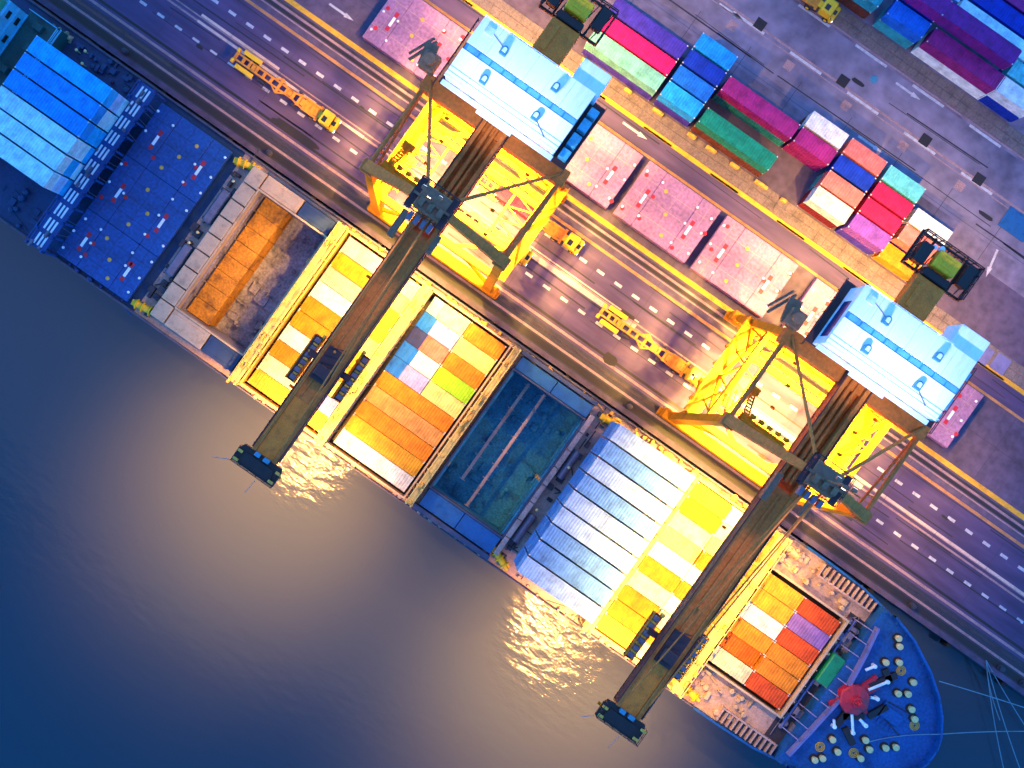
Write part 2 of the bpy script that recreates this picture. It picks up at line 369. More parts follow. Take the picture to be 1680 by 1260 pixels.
# dark patches, joints and tyre marks in the surfacing
b = MB(); rnd = random.Random(5)
def blob(px, py, L, W, n=14):
    x, y = P(px, py); pts = []
    for k in range(n):
        a = 2 * PI * k / n; r = 1 + rnd.uniform(-.12, .12)
        pts.append((x + L / 2 * math.copysign(abs(math.cos(a)) ** .6, math.cos(a)) * r, y + W / 2 * math.copysign(abs(math.sin(a)) ** .8, math.sin(a)) * r, .018))
    b.quad(pts)
blob(485, 219, 8.2, 1.1); blob(1001, 590, 2.2, 1.7); blob(300, 120, 5, .5)
for k in range(40):
    px, py = rnd.uniform(100, 1660), rnd.uniform(20, 900)
    if 14 < P(px, py)[1] < 27 or 58 < P(px, py)[1] < 73: blob(px, py, rnd.uniform(.6, 2.6), rnd.uniform(.2, .7))
structure(b.obj('dark_patch', M['black']))
b = MB()
for k in range(-12, 14):
    x = k * 9.1; strip(x, x + .06, 27.3, 28.0, .016); strip(x, x + .05, 31, 41.7, .016); strip(x, x + .07, 57.6, 64.1, .016); strip(x, x + .05, 13.8, 26.5, .0165)
for y in (36.4, 61.0): strip(-150, 120, y, y + .05, .0165)
structure(b.obj('expansion_joint', M['dark']))
b = MB()
for k in range(70):
    x, L = rnd.uniform(-70, 80), rnd.uniform(5, 26); y = rnd.choice((15.6, 17.0, 18.4, 19.6, 22.0, 23.2, 25.2, 26.2, 43.2, 44.5, 61.5, 63, 69, 71)) + rnd.uniform(-.3, .3)
    sl = rnd.uniform(-.35, .35); w_ = rnd.uniform(.1, .26); b.quad([(x, y, .0135), (x + L, y + sl, .0135), (x + L, y + sl + w_, .0135), (x, y + w_, .0135)])
structure(b.obj('tyre_mark', mat('rubber_streak', (.028, .024, .036), .8, var=.4)))
# drain covers, plates
for i, (px, py, lab) in enumerate(((1247, 40, 'black square drain cover near the top end of the yard road'), (1383, 133, 'black square drain cover on the yard road near the small blue manhole'), (1518, 230, 'black square drain cover below the long purple container'), (1606, 294, 'black square drain cover near the end of the yard road'))):
    x, y = P(px, py); b = MB(); b.bevbox(x - .8, x + .8, y - .8, y + .8, 0.003, 0.09, .04)
    for k in range(5): b.box(x - .6, x + .6, y - .62 + k * .28, y - .5 + k * .28, .088, .10)
    tag(b.obj('drain_cover', M['black']), lab, 'drain cover', 'drain covers in the yard road')
for px, py, wx, wy, m, lab in ((1668, 368, 4.6, 3.4, M['tank_blue'], 'large blue steel plate lying alone on the yard concrete'), (1613, 581, 2.4, 2.6, M['lav'], 'purple steel plate close to the white annex of the crane house'), (1641, 597, 2.4, 2.6, M['lav'], 'purple steel plate in a pair, farther from the white crane house'), (1434, 130, .8, .8, M['vent'], None)):
    x, y = P(px, py); b = MB()
    if lab is None: b.lathe((x, y, 0.003), ((.6, 0), (.6, .03), (.5, .05)), 18); tag(b.obj('manhole_cover', m), 'small round blue manhole cover in the yard road', 'manhole cover'); continue
    b.bevbox(x - wx / 2, x + wx / 2, y - wy / 2, y + wy / 2, .003, .12, .03)
    b.box(x - wx * .4, x - wx * .36, y - wy * .3, y + wy * .3, .118, .16); b.box(x + wx * .36, x + wx * .4, y - wy * .3, y + wy * .3, .118, .16)
    tag(b.obj('steel_plate', m), lab, 'steel plate')
# fenders and quay bollards
fnd = [-70, -58, -46, -31, -19, 1, 15, 29, 58, 70, 84, 94, 103]
for k, x in enumerate(fnd):
    b = MB(); b.tube((x, QUAY - .38, -2.2), (x, QUAY - .38, -.1), .36, 12); b.box(x - .5, x + .5, QUAY - .1, QUAY + .1 - .12, -2.4, .0)
    o = b.obj('quay_fender', M['rubber'])
    tag(o, 'black rubber fender on the quay face', 'fender', 'fenders along the quay edge')
for x in (-66, -40, 25, 76, 92, 96):
    b = MB(); b.lathe((x, 10.2, .14), ((.5, 0), (.5, .08), (.26, .14), (.24, .5), (.42, .62), (.42, .74), (.2, .8)), 14)
    tag(b.obj('quay_bollard', M['dark']), 'squat cast bollard on the quay edge beside the ship', 'bollard', 'bollards on the quay edge')

# ------------------------------------------------------------------ shipping containers
COL = {'orange': (.78, .24, .012), 'deep orange': (.72, .14, .006), 'golden': (.80, .36, .02), 'yellow': (.85, .55, .03), 'amber': (.50, .24, .004), 'pale yellow': (.78, .68, .22), 'cream': (.84, .74, .45),
       'white': (.84, .82, .78), 'lavender': (.36, .36, .80), 'pink': (.68, .30, .40), 'dusty pink': (.68, .40, .36), 'salmon': (.72, .18, .15), 'red': (.70, .03, .02), 'orange red': (.75, .085, .012),
       'peach': (.78, .33, .09), 'lime green': (.36, .74, .02), 'purple': (.19, .06, .38), 'mauve purple': (.30, .15, .45), 'crimson': (.55, .012, .08), 'rose red': (.78, .006, .12), 'magenta': (.34, .018, .17), 'plum': (.22, .016, .20),
       'dark blue': (.006, .035, .38), 'blue': (.008, .15, .62), 'bright blue': (.01, .30, .75), 'sky blue': (.012, .40, .78), 'pale blue': (.62, .84, .88), 'steel blue': (.15, .36, .74), 'ice blue': (.40, .58, .86),
       'indigo': (.05, .03, .35), 'mint': (.14, .40, .35), 'green': (.006, .24, .15), 'grey white': (.55, .58, .55), 'teal': (.03, .33, .36), 'brown': (.16, .04, .025), 'pale teal': (.12, .56, .58), 'dark red': (.16, .01, .02)}
MESHES = {}
def corr(bm, n, fn, depth=0.035):
    """trapezoid corrugation strip: fn(t, d) -> (lower point, upper point)"""
    prof = []
    for k in range(n):
        for f, d in ((0.0, 0), (.3, 0), (.5, 1), (.8, 1)): prof.append(((k + f) / n, d * depth))
    prof.append((1.0, 0))
    for (t0, d0), (t1, d1) in zip(prof[:-1], prof[1:]):
        a, b_ = fn(t0, d0); c, d = fn(t1, d1); bm.quad([a, c, d, b_])
def container_meshes(L):
    if L in MESHES: return MESHES[L]
    hw, ht, x = 1.219, 2.591, L / 2
    m = MB()
    for sx in (-1, 1):
        for sy in (-1, 1): m.box(sx * x, sx * (x - .16), sy * hw, sy * (hw - .16), 0.02, ht - .02)
    for sy in (-1, 1):
        m.box(-x + .16, x - .16, sy * hw, sy * (hw - .07), .02, .18); m.box(-x + .16, x - .16, sy * hw, sy * (hw - .06), ht - .1, ht - .02)
    for sx in (-1, 1): m.box(sx * x, sx * (x - .1), -hw + .16, hw - .16, ht - .13, ht - .02); m.box(sx * x, sx * (x - .1), -hw + .16, hw - .16, .02, .18)
    m.box(-x + .1, x - .1, -hw + .07, hw - .07, .12, .18)
    n = int(L / .42)
    for sy in (-1, 1): corr(m, n, lambda t, d: ((-x + .16 + t * (L - .32), sy * (hw - .01 - d), .18), (-x + .16 + t * (L - .32), sy * (hw - .01 - d), ht - .1)))
    corr(m, 6, lambda t, d: ((-x + .02 + d, -hw + .16 + t * (2 * hw - .32), .18), (-x + .02 + d, -hw + .16 + t * (2 * hw - .32), ht - .13)))
    d = MB()
    for sy in (-1, 1): d.box(x - .09, x - .03, sy * .01, sy * (hw - .17), .2, ht - .14)
    for y in (-.9, -.35, .35, .9): d.tube((x - .01, y, .2), (x - .01, y, ht - .15), .022, 6)
    door = d.mesh('container_door', M['box'])
    r = MB(); corr(r, n, lambda t, d: ((-x + .1 + t * (L - .2), -hw + .06, ht - .03 - d), (-x + .1 + t * (L - .2), hw - .06, ht - .03 - d)), .04)
    roof = r.mesh('container_roof', M['box'])
    m.mi = 1
    for sx in (-1, 1):
        for sy in (-1, 1):
            for z0, z1 in ((0, .118), (ht - .118, ht)): m.box(sx * (x + .004), sx * (x - .178), sy * (hw + .004), sy * (hw - .162), z0, z1)
    body = m.mesh('container_body', [M['box'], M['cast']])
    MESHES[L] = (body, door, roof); return MESHES[L]
NBOX = [0]
def container(x, y, ztop, col, L, label, group, castcol=None, door=1):
    body, dr, rm = container_meshes(L)
    o = bpy.data.objects.new('shipping_container', body); C.objects.link(o)
    o.location = (x, y, ztop - 2.591); o.rotation_euler = (0, 0, random.uniform(-.002, .002) + (0 if door > 0 else PI))
    c = Vector(COL[col]) * (.95 if 'yard' in group or 'aft' in group else .68) * random.uniform(.93, 1.07); o.color = (*c, 1)
    tag(o, label, 'shipping container', group)
    d = bpy.data.objects.new('door', dr); C.objects.link(d); d.parent = o; d.color = (*(c * .92), 1)
    k = bpy.data.objects.new('roof', rm); C.objects.link(k); k.parent = o; k.color = o.color
    NBOX[0] += 1
    return o
L40, L20 = 12.19, 6.06
ORD = ['first', 'second', 'third', 'fourth', 'fifth', 'sixth', 'seventh', 'eighth', 'ninth', 'tenth']
ROW0, PITCH = 6.75 - 1.26, 2.52
def row_y(i, top=ROW0, pitch=PITCH): return top - i * pitch

# aft stack of blue boxes, four high
G = 'blue containers stacked aft of the lashing bridge'
aft = ['sky blue', 'bright blue', 'bright blue', 'pale blue', 'pale blue', 'pale blue']
for i, cn in enumerate(aft):
    for t in range(4):
        y = 4.25 - 1.3 - i * 2.68
        lab = f'{cn} forty foot container on top of the aft stack, {ORD[i]} row from the quay' if t == 0 else f'pale blue container, {ORD[t]} tier down in the aft stack, {ORD[i]} row from the quay'
        container(-63.3, y, 16.9 - t * 2.6, cn if t == 0 else random.choice(['pale blue', 'ice blue', 'pale blue', 'sky blue']), L40, lab, G)
# orange-lit bay under the first boom
G = 'containers in the bay under the left crane boom'
bay4 = ['pink', 'amber', 'dusty pink', 'white', 'amber', 'amber', 'white', 'amber', 'cream', 'golden']
bay4b = ['cream', 'pale yellow', 'yellow', 'yellow', 'pale yellow', 'yellow', 'golden', 'pale yellow', 'lavender', 'yellow']
for i in range(10):
    container(-19.15, row_y(i), 6.7, bay4[i], L20, f'{bay4[i]} twenty foot container between rusty open hold and boom, {ORD[i]} row from the quay', G)
    container(-12.95, row_y(i), 6.7, bay4b[i], L20, f'{bay4b[i]} container half under the boom farther from the bow, {ORD[i]} row from quay', G)
# the big bright bay
G = 'containers in the bright bay between the two open holds'
c1 = ['cream', 'lavender', 'salmon', 'white', 'lavender']; c2 = ['orange', 'pale yellow', 'orange', 'lime green', 'pale yellow']
for i in range(5):
    container(-4.35, row_y(i), 6.7, c1[i], L20, f'{c1[i]} twenty foot container in the bay beside the blue hold, {ORD[i]} row from quay' if c1[i] not in ('salmon',) else 'salmon pink twenty foot container between lavender and white ones', G)
    container(1.85, row_y(i), 6.7, c2[i], L20, 'lime green twenty foot container on the hold edge, brightest of its bay' if c2[i] == 'lime green' else f'{c2[i]} twenty foot container at the edge of the blue hold, {ORD[i]} row from quay', G)
for i, cn in enumerate(['orange', 'peach', 'orange', 'golden', 'white']):
    container(-1.25, row_y(i + 5), 6.7, cn, L40, f'{cn} forty foot container beside the blue hold, {ORD[4 - i]} row from the water', G)
for i, (cn, lab) in enumerate((('grey', 'pale grey shade painted over the end of the white container nearest the quay'), ('blue', 'bright blue shade painted over the end of the first lavender container'), ('navy', 'dark navy shade painted over the end of the salmon container'), ('blue', 'bright blue shade painted over the end of the white container beside the salmon one'), ('blue', 'bright blue shade painted over the end of the lavender container next to the orange one'))):
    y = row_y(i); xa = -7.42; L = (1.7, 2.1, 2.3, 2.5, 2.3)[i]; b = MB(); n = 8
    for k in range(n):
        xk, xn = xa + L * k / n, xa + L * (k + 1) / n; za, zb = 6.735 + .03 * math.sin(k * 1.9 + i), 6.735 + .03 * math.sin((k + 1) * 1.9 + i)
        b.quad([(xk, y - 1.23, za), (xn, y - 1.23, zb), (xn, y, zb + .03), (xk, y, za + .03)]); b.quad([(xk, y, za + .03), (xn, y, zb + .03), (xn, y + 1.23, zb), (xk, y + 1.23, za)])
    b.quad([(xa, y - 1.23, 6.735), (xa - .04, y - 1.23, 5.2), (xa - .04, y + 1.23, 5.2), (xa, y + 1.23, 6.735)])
    tag(b.obj('shade_sheet', M['tarp_' + cn]), lab, 'shade_sheet', 'painted shade on the container ends')  # shade on the container ends, put in as coloured sheets
# blue stack, three high
G = 'steel blue containers stacked right of the blue open hold'
b7 = ['ice blue', 'steel blue', 'ice blue', 'steel blue', 'ice blue', 'ice blue', 'steel blue', 'steel blue', 'ice blue']
for i, cn in enumerate(b7):
    for t in range(3):
        y = 6.7 - 1.3 - i * 2.68
        lab = f'{cn} forty foot container atop the stack by the blue hold, {ORD[i]} row from quay' if t == 0 else f'steel blue container, {ORD[t]} tier down beside the blue hold, {ORD[i]} row from quay'
        container(29.0, y, 15.2 - t * 2.6, cn if t == 0 else 'steel blue', L40, lab, G)
# bay under the second boom
G = 'containers in the bay under the right crane boom'
b8 = ['golden', 'amber', 'cream', 'pale yellow', 'white', 'amber', 'cream', 'amber', 'amber', 'golden']
b8b = ['white', 'cream', 'pale yellow', 'amber', 'white', 'amber', 'white', 'cream', 'amber', 'cream']
for i in range(10):
    dz = random.choice([0, 0, 0, .5, -.25])
    container(40.95, row_y(i), 6.9 + dz, b8[i], L20, f'{b8[i]} container between the blue stack and the next boom, {ORD[i]} row from quay', G)
    container(47.1, row_y(i), 6.9 + random.choice([0, 0, .4]), b8b[i], L20, f'{b8b[i]} container half under the boom nearer the bow, {ORD[i]} row from quay', G)
# bow bay
G = 'orange and red containers in the bow bay'
b9 = [('golden', 'orange red'), ('golden', 'mauve purple'), ('white', 'orange red'), ('orange', 'orange'), ('deep orange', 'orange'), ('cream', 'orange red')]
for i, (a, c) in enumerate(b9):
    y = 2.1 - 1.26 - i * 2.53
    container(56.55, y, 6.9 - (.9 if i == 4 else 0), a, L20, f'{a} container in the bow bay, {ORD[i]} row from quay, on the boom side', G)
    container(62.75, y, 6.9, c, L20, f'{c} container in the bow bay, {ORD[i]} row from quay, on the bow side' if c != 'mauve purple' else 'mauve purple twenty foot container among the orange red ones near the bow', G)

# yard block behind the cranes
RY = {1: 58.4, 2: 55.6, 3: 52.8, 4: 50.05}
BX = {'a': -4.7, 'b': 5.1, 'c': 14.9, 'd': 24.5, 'e': 31.2, 'f': 37.9, 'g': 44.6}
GY = 'containers stacked in the yard block behind the cranes'
yard = [('a', 2, 'indigo', L40, 2), ('a', 3, 'rose red', L40, 2), ('a', 4, 'mint', L40, 2), ('b', 1, 'bright blue', L20, 2), ('b', 2, 'dark blue', L20, 2), ('b', 3, 'blue', L20, 2), ('b', 4, 'bright blue', L20, 2),
        ('c', 2, 'magenta', L40, 2), ('c', 4, 'green', L40, 2), ('d', 1, 'white', L20, 2), ('d', 2, 'magenta', L20, 2),
        ('e', 1, 'salmon', L20, 2), ('e', 2, 'dark blue', L20, 2), ('e', 3, 'salmon', L20, 2), ('e', 4, 'grey white', L20, 2), ('f', 1, 'pale teal', L20, 2), ('f', 2, 'crimson', L20, 2), ('f', 3, 'crimson', L20, 2), ('f', 4, 'purple', L20, 2),
        ('g', 2, 'white', L20, 2), ('g', 3, 'salmon', L20, 2), ('g', 4, 'orange', L20, 1)]
occ = {(k, r): n for k, r, _, _, n in yard}
BN = {'a': 'left end', 'b': 'blue part', 'c': 'long middle part', 'd': 'middle', 'e': 'right middle part', 'f': 'right part', 'g': 'right end'}
low = ['indigo', 'brown', 'dark blue', 'magenta', 'teal', 'dark red', 'dark red']
for k, r, cn, L, n in yard:
    zt = n * 2.6
    size = 'forty' if L == L40 else 'twenty'
    container(BX[k], RY[r], zt, cn, L, f'{cn} {size} foot container atop the yard block, {ORD["abcdefg".index(k)]} bay, {ORD[r - 1]} row', GY, door=random.choice((1, -1)))
    nxt = occ.get((k, r + 1), 0)          # the neighbour towards the camera hides what it covers
    order = 'abcdefg'; j = order.index(k)
    lft = occ.get((order[j - 1], r), 0) if j else 0
    for t in range(1, n):
        lev = n - t
        if nxt < lev + 1 or lft < lev + 1 or r == 4:
            c2 = random.choice(low) if r < 4 else random.choice(['indigo', 'brown', 'dark red', 'mauve purple', 'indigo', 'plum'])
            container(BX[k], RY[r], lev * 2.6, c2, L, f'{c2} container {ORD[t]} below the top {cn} one, {ORD["abcdefg".index(k)]} yard bay, {ORD[r - 1]} row', GY)
# far yard block at the top right
GF = 'containers stacked in the far yard block'
far = [(1, 1587, 95, 'magenta', L40, 2, None), (2, 1612, 53, 'plum', L40, 3, None), (3, 1650, 24, 'pale blue', L40, 2, None), (1, 1490, 34, 'blue', L20, 2, None), (2, 1516, 8, 'plum', L20, 3, None), (3, 1545, -18, 'ice blue', L20, 3, None),
       (1, 1412, -8, 'teal', L20, 2, None), (1, 1668, 158, 'white', L20, 2, None), (2, 1690, 128, 'pale teal', L20, 2, None), (4, 1672, -8, 'dark blue', L40, 2, None), (2, 1440, -34, 'pale blue', L20, 3, None), (5, 1700, -32, 'magenta', L40, 2, None)]
lowf = {0: ['white', 'dark red'], 3: ['teal', 'brown'], 6: ['brown']}
for i, (r, px, py, cn, L, n, _) in enumerate(far):
    x, _y = P(px, py, n * 2.6); y = 75.3 + r * 2.85
    size = 'forty' if L == L40 else 'twenty'
    container(x, y, n * 2.6, cn, L, f'{cn} {size} foot container atop the far block, {ORD[r - 1]} row from the pavement' if i not in (0, 1) else ('long magenta container facing the pavement in the far block' if i == 0 else 'long plum container behind the magenta one in the far block'), GF, door=random.choice((1, -1)))
    for t in range(1, n):
        if r == 1 or (r == 2 and i != 1 and t < 2):
            c2 = lowf.get(i, ['dark blue', 'brown', 'teal'])[t - 1]
            container(x, y, (n - t) * 2.6, c2, L, f'{c2} container {ORD[t]} below the {cn} {size} foot one of the far block', GF)

# ------------------------------------------------------------------ hatch covers
def hatch_cover(x0, x1, y0, y1, z0, z1, m, label, group, marks=True, vlines=(), seed=0):
    rnd = random.Random(seed)
    t = thing('hatch_cover', label, 'hatch cover', ((x0 + x1) / 2, (y0 + y1) / 2, z0), 0, group)
    hx, hy, h = (x1 - x0) / 2, (y1 - y0) / 2, z1 - z0
    p = MB(); xs = [-hx] + list(vlines) + [hx]
    for a, c in zip(xs[:-1], xs[1:]): p.bevbox(a + .04, c - .04, -hy, hy, 0.12, h, .05)
    p.box(-hx + .1, hx - .1, -hy + .1, hy - .1, 0, h - .12)
    p.obj('panel', m, t)
    wl = MB()
    for k in range(1, 4): y = -hy + hy * 2 * k / 4; wl.box(-hx + .1, hx - .1, y - .03, y + .03, h - .02, h + .018)
    for x in (-hx + 1.6, hx - 1.6, 0.0): wl.box(x - .025, x + .025, -hy + .06, hy - .06, h - .02, h + .012)
    wl.obj('weld_seam', M['seam'] if m is M['hatch_blue'] else M['deck'], t, split=None)
    # twist-lock foundations, lifting sockets and painted pads
    f = MB(); r = MB(); s = MB(); tn = MB()
    for a in (-hx + .5, -hx + 3.2, hx - 3.2, hx - .5):
        for k in range(3):
            y = -hy + hy * 2 * (k + .5) / 3 + rnd.uniform(-.3, .3)
            if rnd.random() < .75: f.lathe((a + rnd.uniform(-.2, .2), y, h), ((.2, 0), (.2, .1), (.12, .16)), 10)
            if rnd.random() < .45: r.lathe((a + rnd.uniform(.2, .5), y + rnd.uniform(-.8, .8), h), ((.34, 0), (.34, .03)), 7)
    for a in (-hx + 2.4, hx - 2.4):
        s.bevbox(a - .2, a + .2, -.1 * hy - .75, -.1 * hy + .75, h, h + .12, .03)
        r.bevbox(a - .3, a + .3, -.1 * hy + .85, -.1 * hy + 1.6, h, h + .03, .01); r.bevbox(a - .3, a + .3, -.1 * hy - 1.5, -.1 * hy - .85, h, h + .03, .01)
    for k in range(3): tn.lathe((rnd.uniform(-2, 2), -hy * .7 + k * hy * .6, h), ((.3, 0), (.3, .03), (.18, .05)), 12)
    f.obj('lock_socket', M['white'], t); r.obj('warning_pad', M['red'], t); s.obj('lifting_lug', M['white'], t); tn.obj('sounding_cap', M['tan'], t)
    return t
GS = 'blue hatch covers on the ship'
hatch_cover(-54.9, -42.7, -2.0, 6.9, 5.6, 6.5, M['hatch_blue'], 'blue hatch cover on the ship nearest the quay, with white fittings', GS, vlines=(-2.6, 2.9), seed=1)
hatch_cover(-54.9, -42.7, -11.3, -2.04, 5.6, 6.5, M['hatch_blue'], 'blue hatch cover in the middle of three on the ship', GS, vlines=(-2.6, 2.9), seed=2)
hatch_cover(-54.9, -42.7, -19.0, -11.34, 5.6, 6.5, M['hatch_blue'], 'blue hatch cover on the water side of the ship, beside the lashing bridge', GS, vlines=(-2.6, 2.9), seed=3)
GQ = 'pink hatch covers laid on the quay'
for i, (xa, xb, lab) in enumerate(((-38.4, -26.0, 'pink hatch cover on the quay beside the landward crane cable reel'),
                                   (-6.8, 5.4, 'pink hatch cover on the quay half under a crane house cabinet platform'),
                                   (6.5, 19.3, 'mauve hatch cover on the quay in the middle of the row of three'),
                                   (20.4, 33.2, 'peach pink hatch cover on the quay touching the legs of the bow crane'),
                                   (36.4, 48.6, 'mauve hatch cover on the quay mostly under the bow crane house'),
                                   (54.0, 66.3, 'pink hatch cover on the quay on the bow side of both cranes'))):
    hatch_cover(xa, xb, 31.9, 41.3, .25, 1.6, M['hatch_pink'], lab, GQ, vlines=(-(xb - xa) / 2 + 3.2, (xb - xa) / 2 - 3.2), seed=10 + i)

# ------------------------------------------------------------------ the ship
ship = thing('container_ship', 'long blue container ship moored along the quay under both cranes', 'ship', (0, 0, 0))
PROF = [(-118, 14.1), (60, 14.1), (66, 13.9), (71, 13.1), (75, 11.9), (79.4, 9.6), (82.4, 7.4), (84.4, 5.3), (85.9, 2.9), (86.5, 1.0)]
def outline(a0, flare=0.0, rake=0.0):
    st = [(a - rake * max(0, (a - 60) / 26), YC + max(.2, w - flare * max(0, (a - 58) / 28))) for a, w in PROF if a >= a0]
    return st + [(x, 2 * YC - y) for x, y in reversed(st)]
b = MB()
rings = [[(x, y, z) for x, y in outline(-200, fl, rk)] for z, fl, rk in ((-6, 5.5, 5), (-1, 4.5, 4.0), (3, 2.5, 2), (5.0, 1.0, .8))]
b.loft(rings, cap=False)
b.quad([(x, y, -6) for x, y in outline(-200, 5.5, 5)])
b.obj('hull', M['hull'], ship)
# main deck built round the hold openings
OPEN = [(-36.4, -25.0, -15.6, 4.6), (-22.75, -9.7, -18.95, 7.1), (-8.05, 5.2, -18.95, 7.1), (7.6, 19.8, -15.6, 4.6), (37.7, 50.3, -18.7, 6.9), (52.95, 66.3, -13.6, 2.65)]
b = MB(); prev = -41.5
for x0, x1, y0, y1 in OPEN:
    b.box(prev, x0, YC - 14.0, YC + 14.0, 4.7, 5.0)
    b.box(x0, x1, YC - 14.0, y0, 4.7, 5.0); b.box(x0, x1, y1, YC + 14.0, 4.7, 5.0); prev = x1
b.box(prev, 69.4, YC - 13.3, YC + 13.3, 4.7, 5.0)
b.obj('main_deck', M['deck'], ship)
b = MB(); b.box(-118, -41.5, YC - 14.0, YC + 14.0, 4.7, 5.0); b.obj('aft_deck', M['deck_dark'], ship)
# gunwale and rail on both sides
b = MB()
for sy in (-1, 1):
    y = YC + sy * 13.95; b.box(-118, 60, y - .14, y + .14, 5.0, 5.35)
    for k in range(-38, 20): b.box(k * 3, k * 3 + .12, y - .05, y + .05, 5.35, 6.15)
    b.box(-118, 60, y - .04, y + .04, 6.1, 6.18); b.box(-118, 60, y - .03, y + .03, 5.7, 5.76)
b.obj('side_rail', mat('rail_grey', (.10, .08, .11), .6), ship)
# holds
def hold(x0, x1, y0, y1, zf, m, bars, ztop, cm, cw=.32):
    p = MB(); t = .25
    p.box(x0, x1, y0, y1, zf - .2, zf)
    p.box(x0 - t, x0, y0, y1, zf, 4.7); p.box(x1, x1 + t, y0, y1, zf, 4.7); p.box(x0, x1, y0 - t, y0, zf, 4.7); p.box(x0, x1, y1, y1 + t, zf, 4.7)
    h = p.obj('hold', m, ship)
    if bars:
        g = MB(); n = int((y1 - y0) / 2.52)
        for k in range(n + 1):
            y = y0 + .1 + k * (y1 - y0 - .2) / n
            for x in (x0 + .12, x1 - .12): g.box(x - .12, x + .12, y - .1, y + .1, zf, 4.9)
        for k in range(3):
            z = zf + 1.5 + k * 2.8
            g.box(x0 + .02, x0 + .3, y0 + .3, y1 - .3, z, z + .12); g.box(x1 - .3, x1 - .02, y0 + .3, y1 - .3, z, z + .12)
        g.obj('cell_guide', m, h)
    c = MB()
    c.box(x0 - cw, x0, y0 - cw, y1 + cw, 5.0, ztop); c.box(x1, x1 + cw, y0 - cw, y1 + cw, 5.0, ztop); c.box(x0, x1, y0 - cw, y0, 5.0, ztop); c.box(x0, x1, y1, y1 + cw, 5.0, ztop)
    n = int((y1 - y0) / 2.52)
    for k in range(n + 1):
        y = y0 + k * (y1 - y0) / n
        c.box(x0 - cw - .28, x0 - cw, y - .06, y + .06, 5.0, ztop - .1); c.box(x1 + cw, x1 + cw + .28, y - .06, y + .06, 5.0, ztop - .1)
    c.obj('hatch_coaming', cm, ship)
    return h
hold(-36.4, -25.0, -15.6, 4.6, -2.4, M['hold_dark'], True, 6.7, M['coam'], .25)
b = MB()
for k in range(8): b.bevbox(-36.05, -32.2, -15.5 + k * 2.51 + .02, -15.5 + (k + 1) * 2.51 - .02, -2.4, 2.6 + random.uniform(-.12, .12), .05)
b.obj('cargo_bin', M['hold_rust'], ship, split=.001)
hold(-22.75, -9.7, -18.95, 7.1, 4.0, M['black'], False, 6.95, M['lash'], .25)
hold(-8.05, 5.2, -18.95, 7.1, 4.0, M['black'], False, 6.95, M['coam'], .25)
h6 = hold(7.6, 19.8, -15.6, 4.6, -1.0, M['hold_blue'], True, 6.7, M['coam_blue'], .25)
hold(37.7, 50.3, -18.7, 6.9, 4.0, M['black'], False, 6.95, M['lash'], .25)
hold(52.95, 66.3, -13.6, 2.65, 4.0, M['black'], False, 7.2, M['coam'], .3)
b = MB()
for x, y in ((19.62, -6.0), (-25.2, 0.5), (-25.2, -11.0), (7.78, -11.5)):
    for dy in (-.25, .25): b.box(x - .05, x + .05, y + dy - .04, y + dy + .04, -1, 6.6)
    for k in range(19): b.box(x - .04, x + .04, y - .25, y + .25, -.8 + k * .4, -.74 + k * .4)
b.obj('hold_ladder', M['tan'], ship)
# catwalk bars across the blue hold
b = MB()
for x, y0, y1 in ((10.8, -12.6, 4.4), (13.6, -15.4, 4.4)):
    b.box(x - .22, x + .22, y0, y1, 2.2, 2.4)
    for k in range(9): b.box(x - .5, x + .5, y0 + k * (y1 - y0) / 8.2, y0 + k * (y1 - y0) / 8.2 + .1, 1.9, 2.2)
b.obj('hold_catwalk', M['deck'], ship)
# wing tank tops either end of the open holds, wide cream panels along one side
for xa, xb, m in ((-36.6, -30.3, M['coam']), (-30.2, -24.9, M['tank_shade'])):  # navy halves paint the shade onto the tank tops
    for y0, y1 in ((-18.6, -15.9), (4.9, 7.2)):
        b = MB(); b.bevbox(xa + .05, xb - .05, y0, y1, 5.0, 6.6, .06); b.bevbox(xa + .6, xb - .6, y0 + .5, y1 - .5, 6.58, 6.66, .03)
        b.obj('wing_tank', m, ship)
b = MB()
for y0, y1 in ((-18.6, -15.9), (4.9, 6.9)):
    for k in range(2): b.bevbox(7.5 + k * 6.2, 13.6 + k * 6.2, y0, y1, 5.0, 6.6, .06)
b.obj('wing_tank', M['tank_blue'], ship, split=.001)
b = MB(); n = 9
for k in range(n): b.bevbox(-39.0, -36.72, -18.6 + k * 2.87 + .09, -18.6 + (k + 1) * 2.87 - .09, 5.0, 6.85, .06)
b.obj('coaming_panel', M['coam'], ship, split=.001)
b = MB()
for k in range(8): b.bevbox(20.1, 20.85, -18.2 + k * 3.0 + .05, -18.2 + (k + 1) * 3.0 - .05, 5.0, 6.8, .04)
b.obj('coaming_panel', M['deck'], ship, split=.001)
b = MB(); b.bevbox(-37, -24.6, 7.25, 7.75, 5, 6.0, .05); b.bevbox(7, 20, 7.1, 7.7, 5, 6.9, .06); b.bevbox(7, 20, -19.5, -18.8, 5, 6.9, .06)
b.obj('bulwark_box', M['coam_blue'], ship)
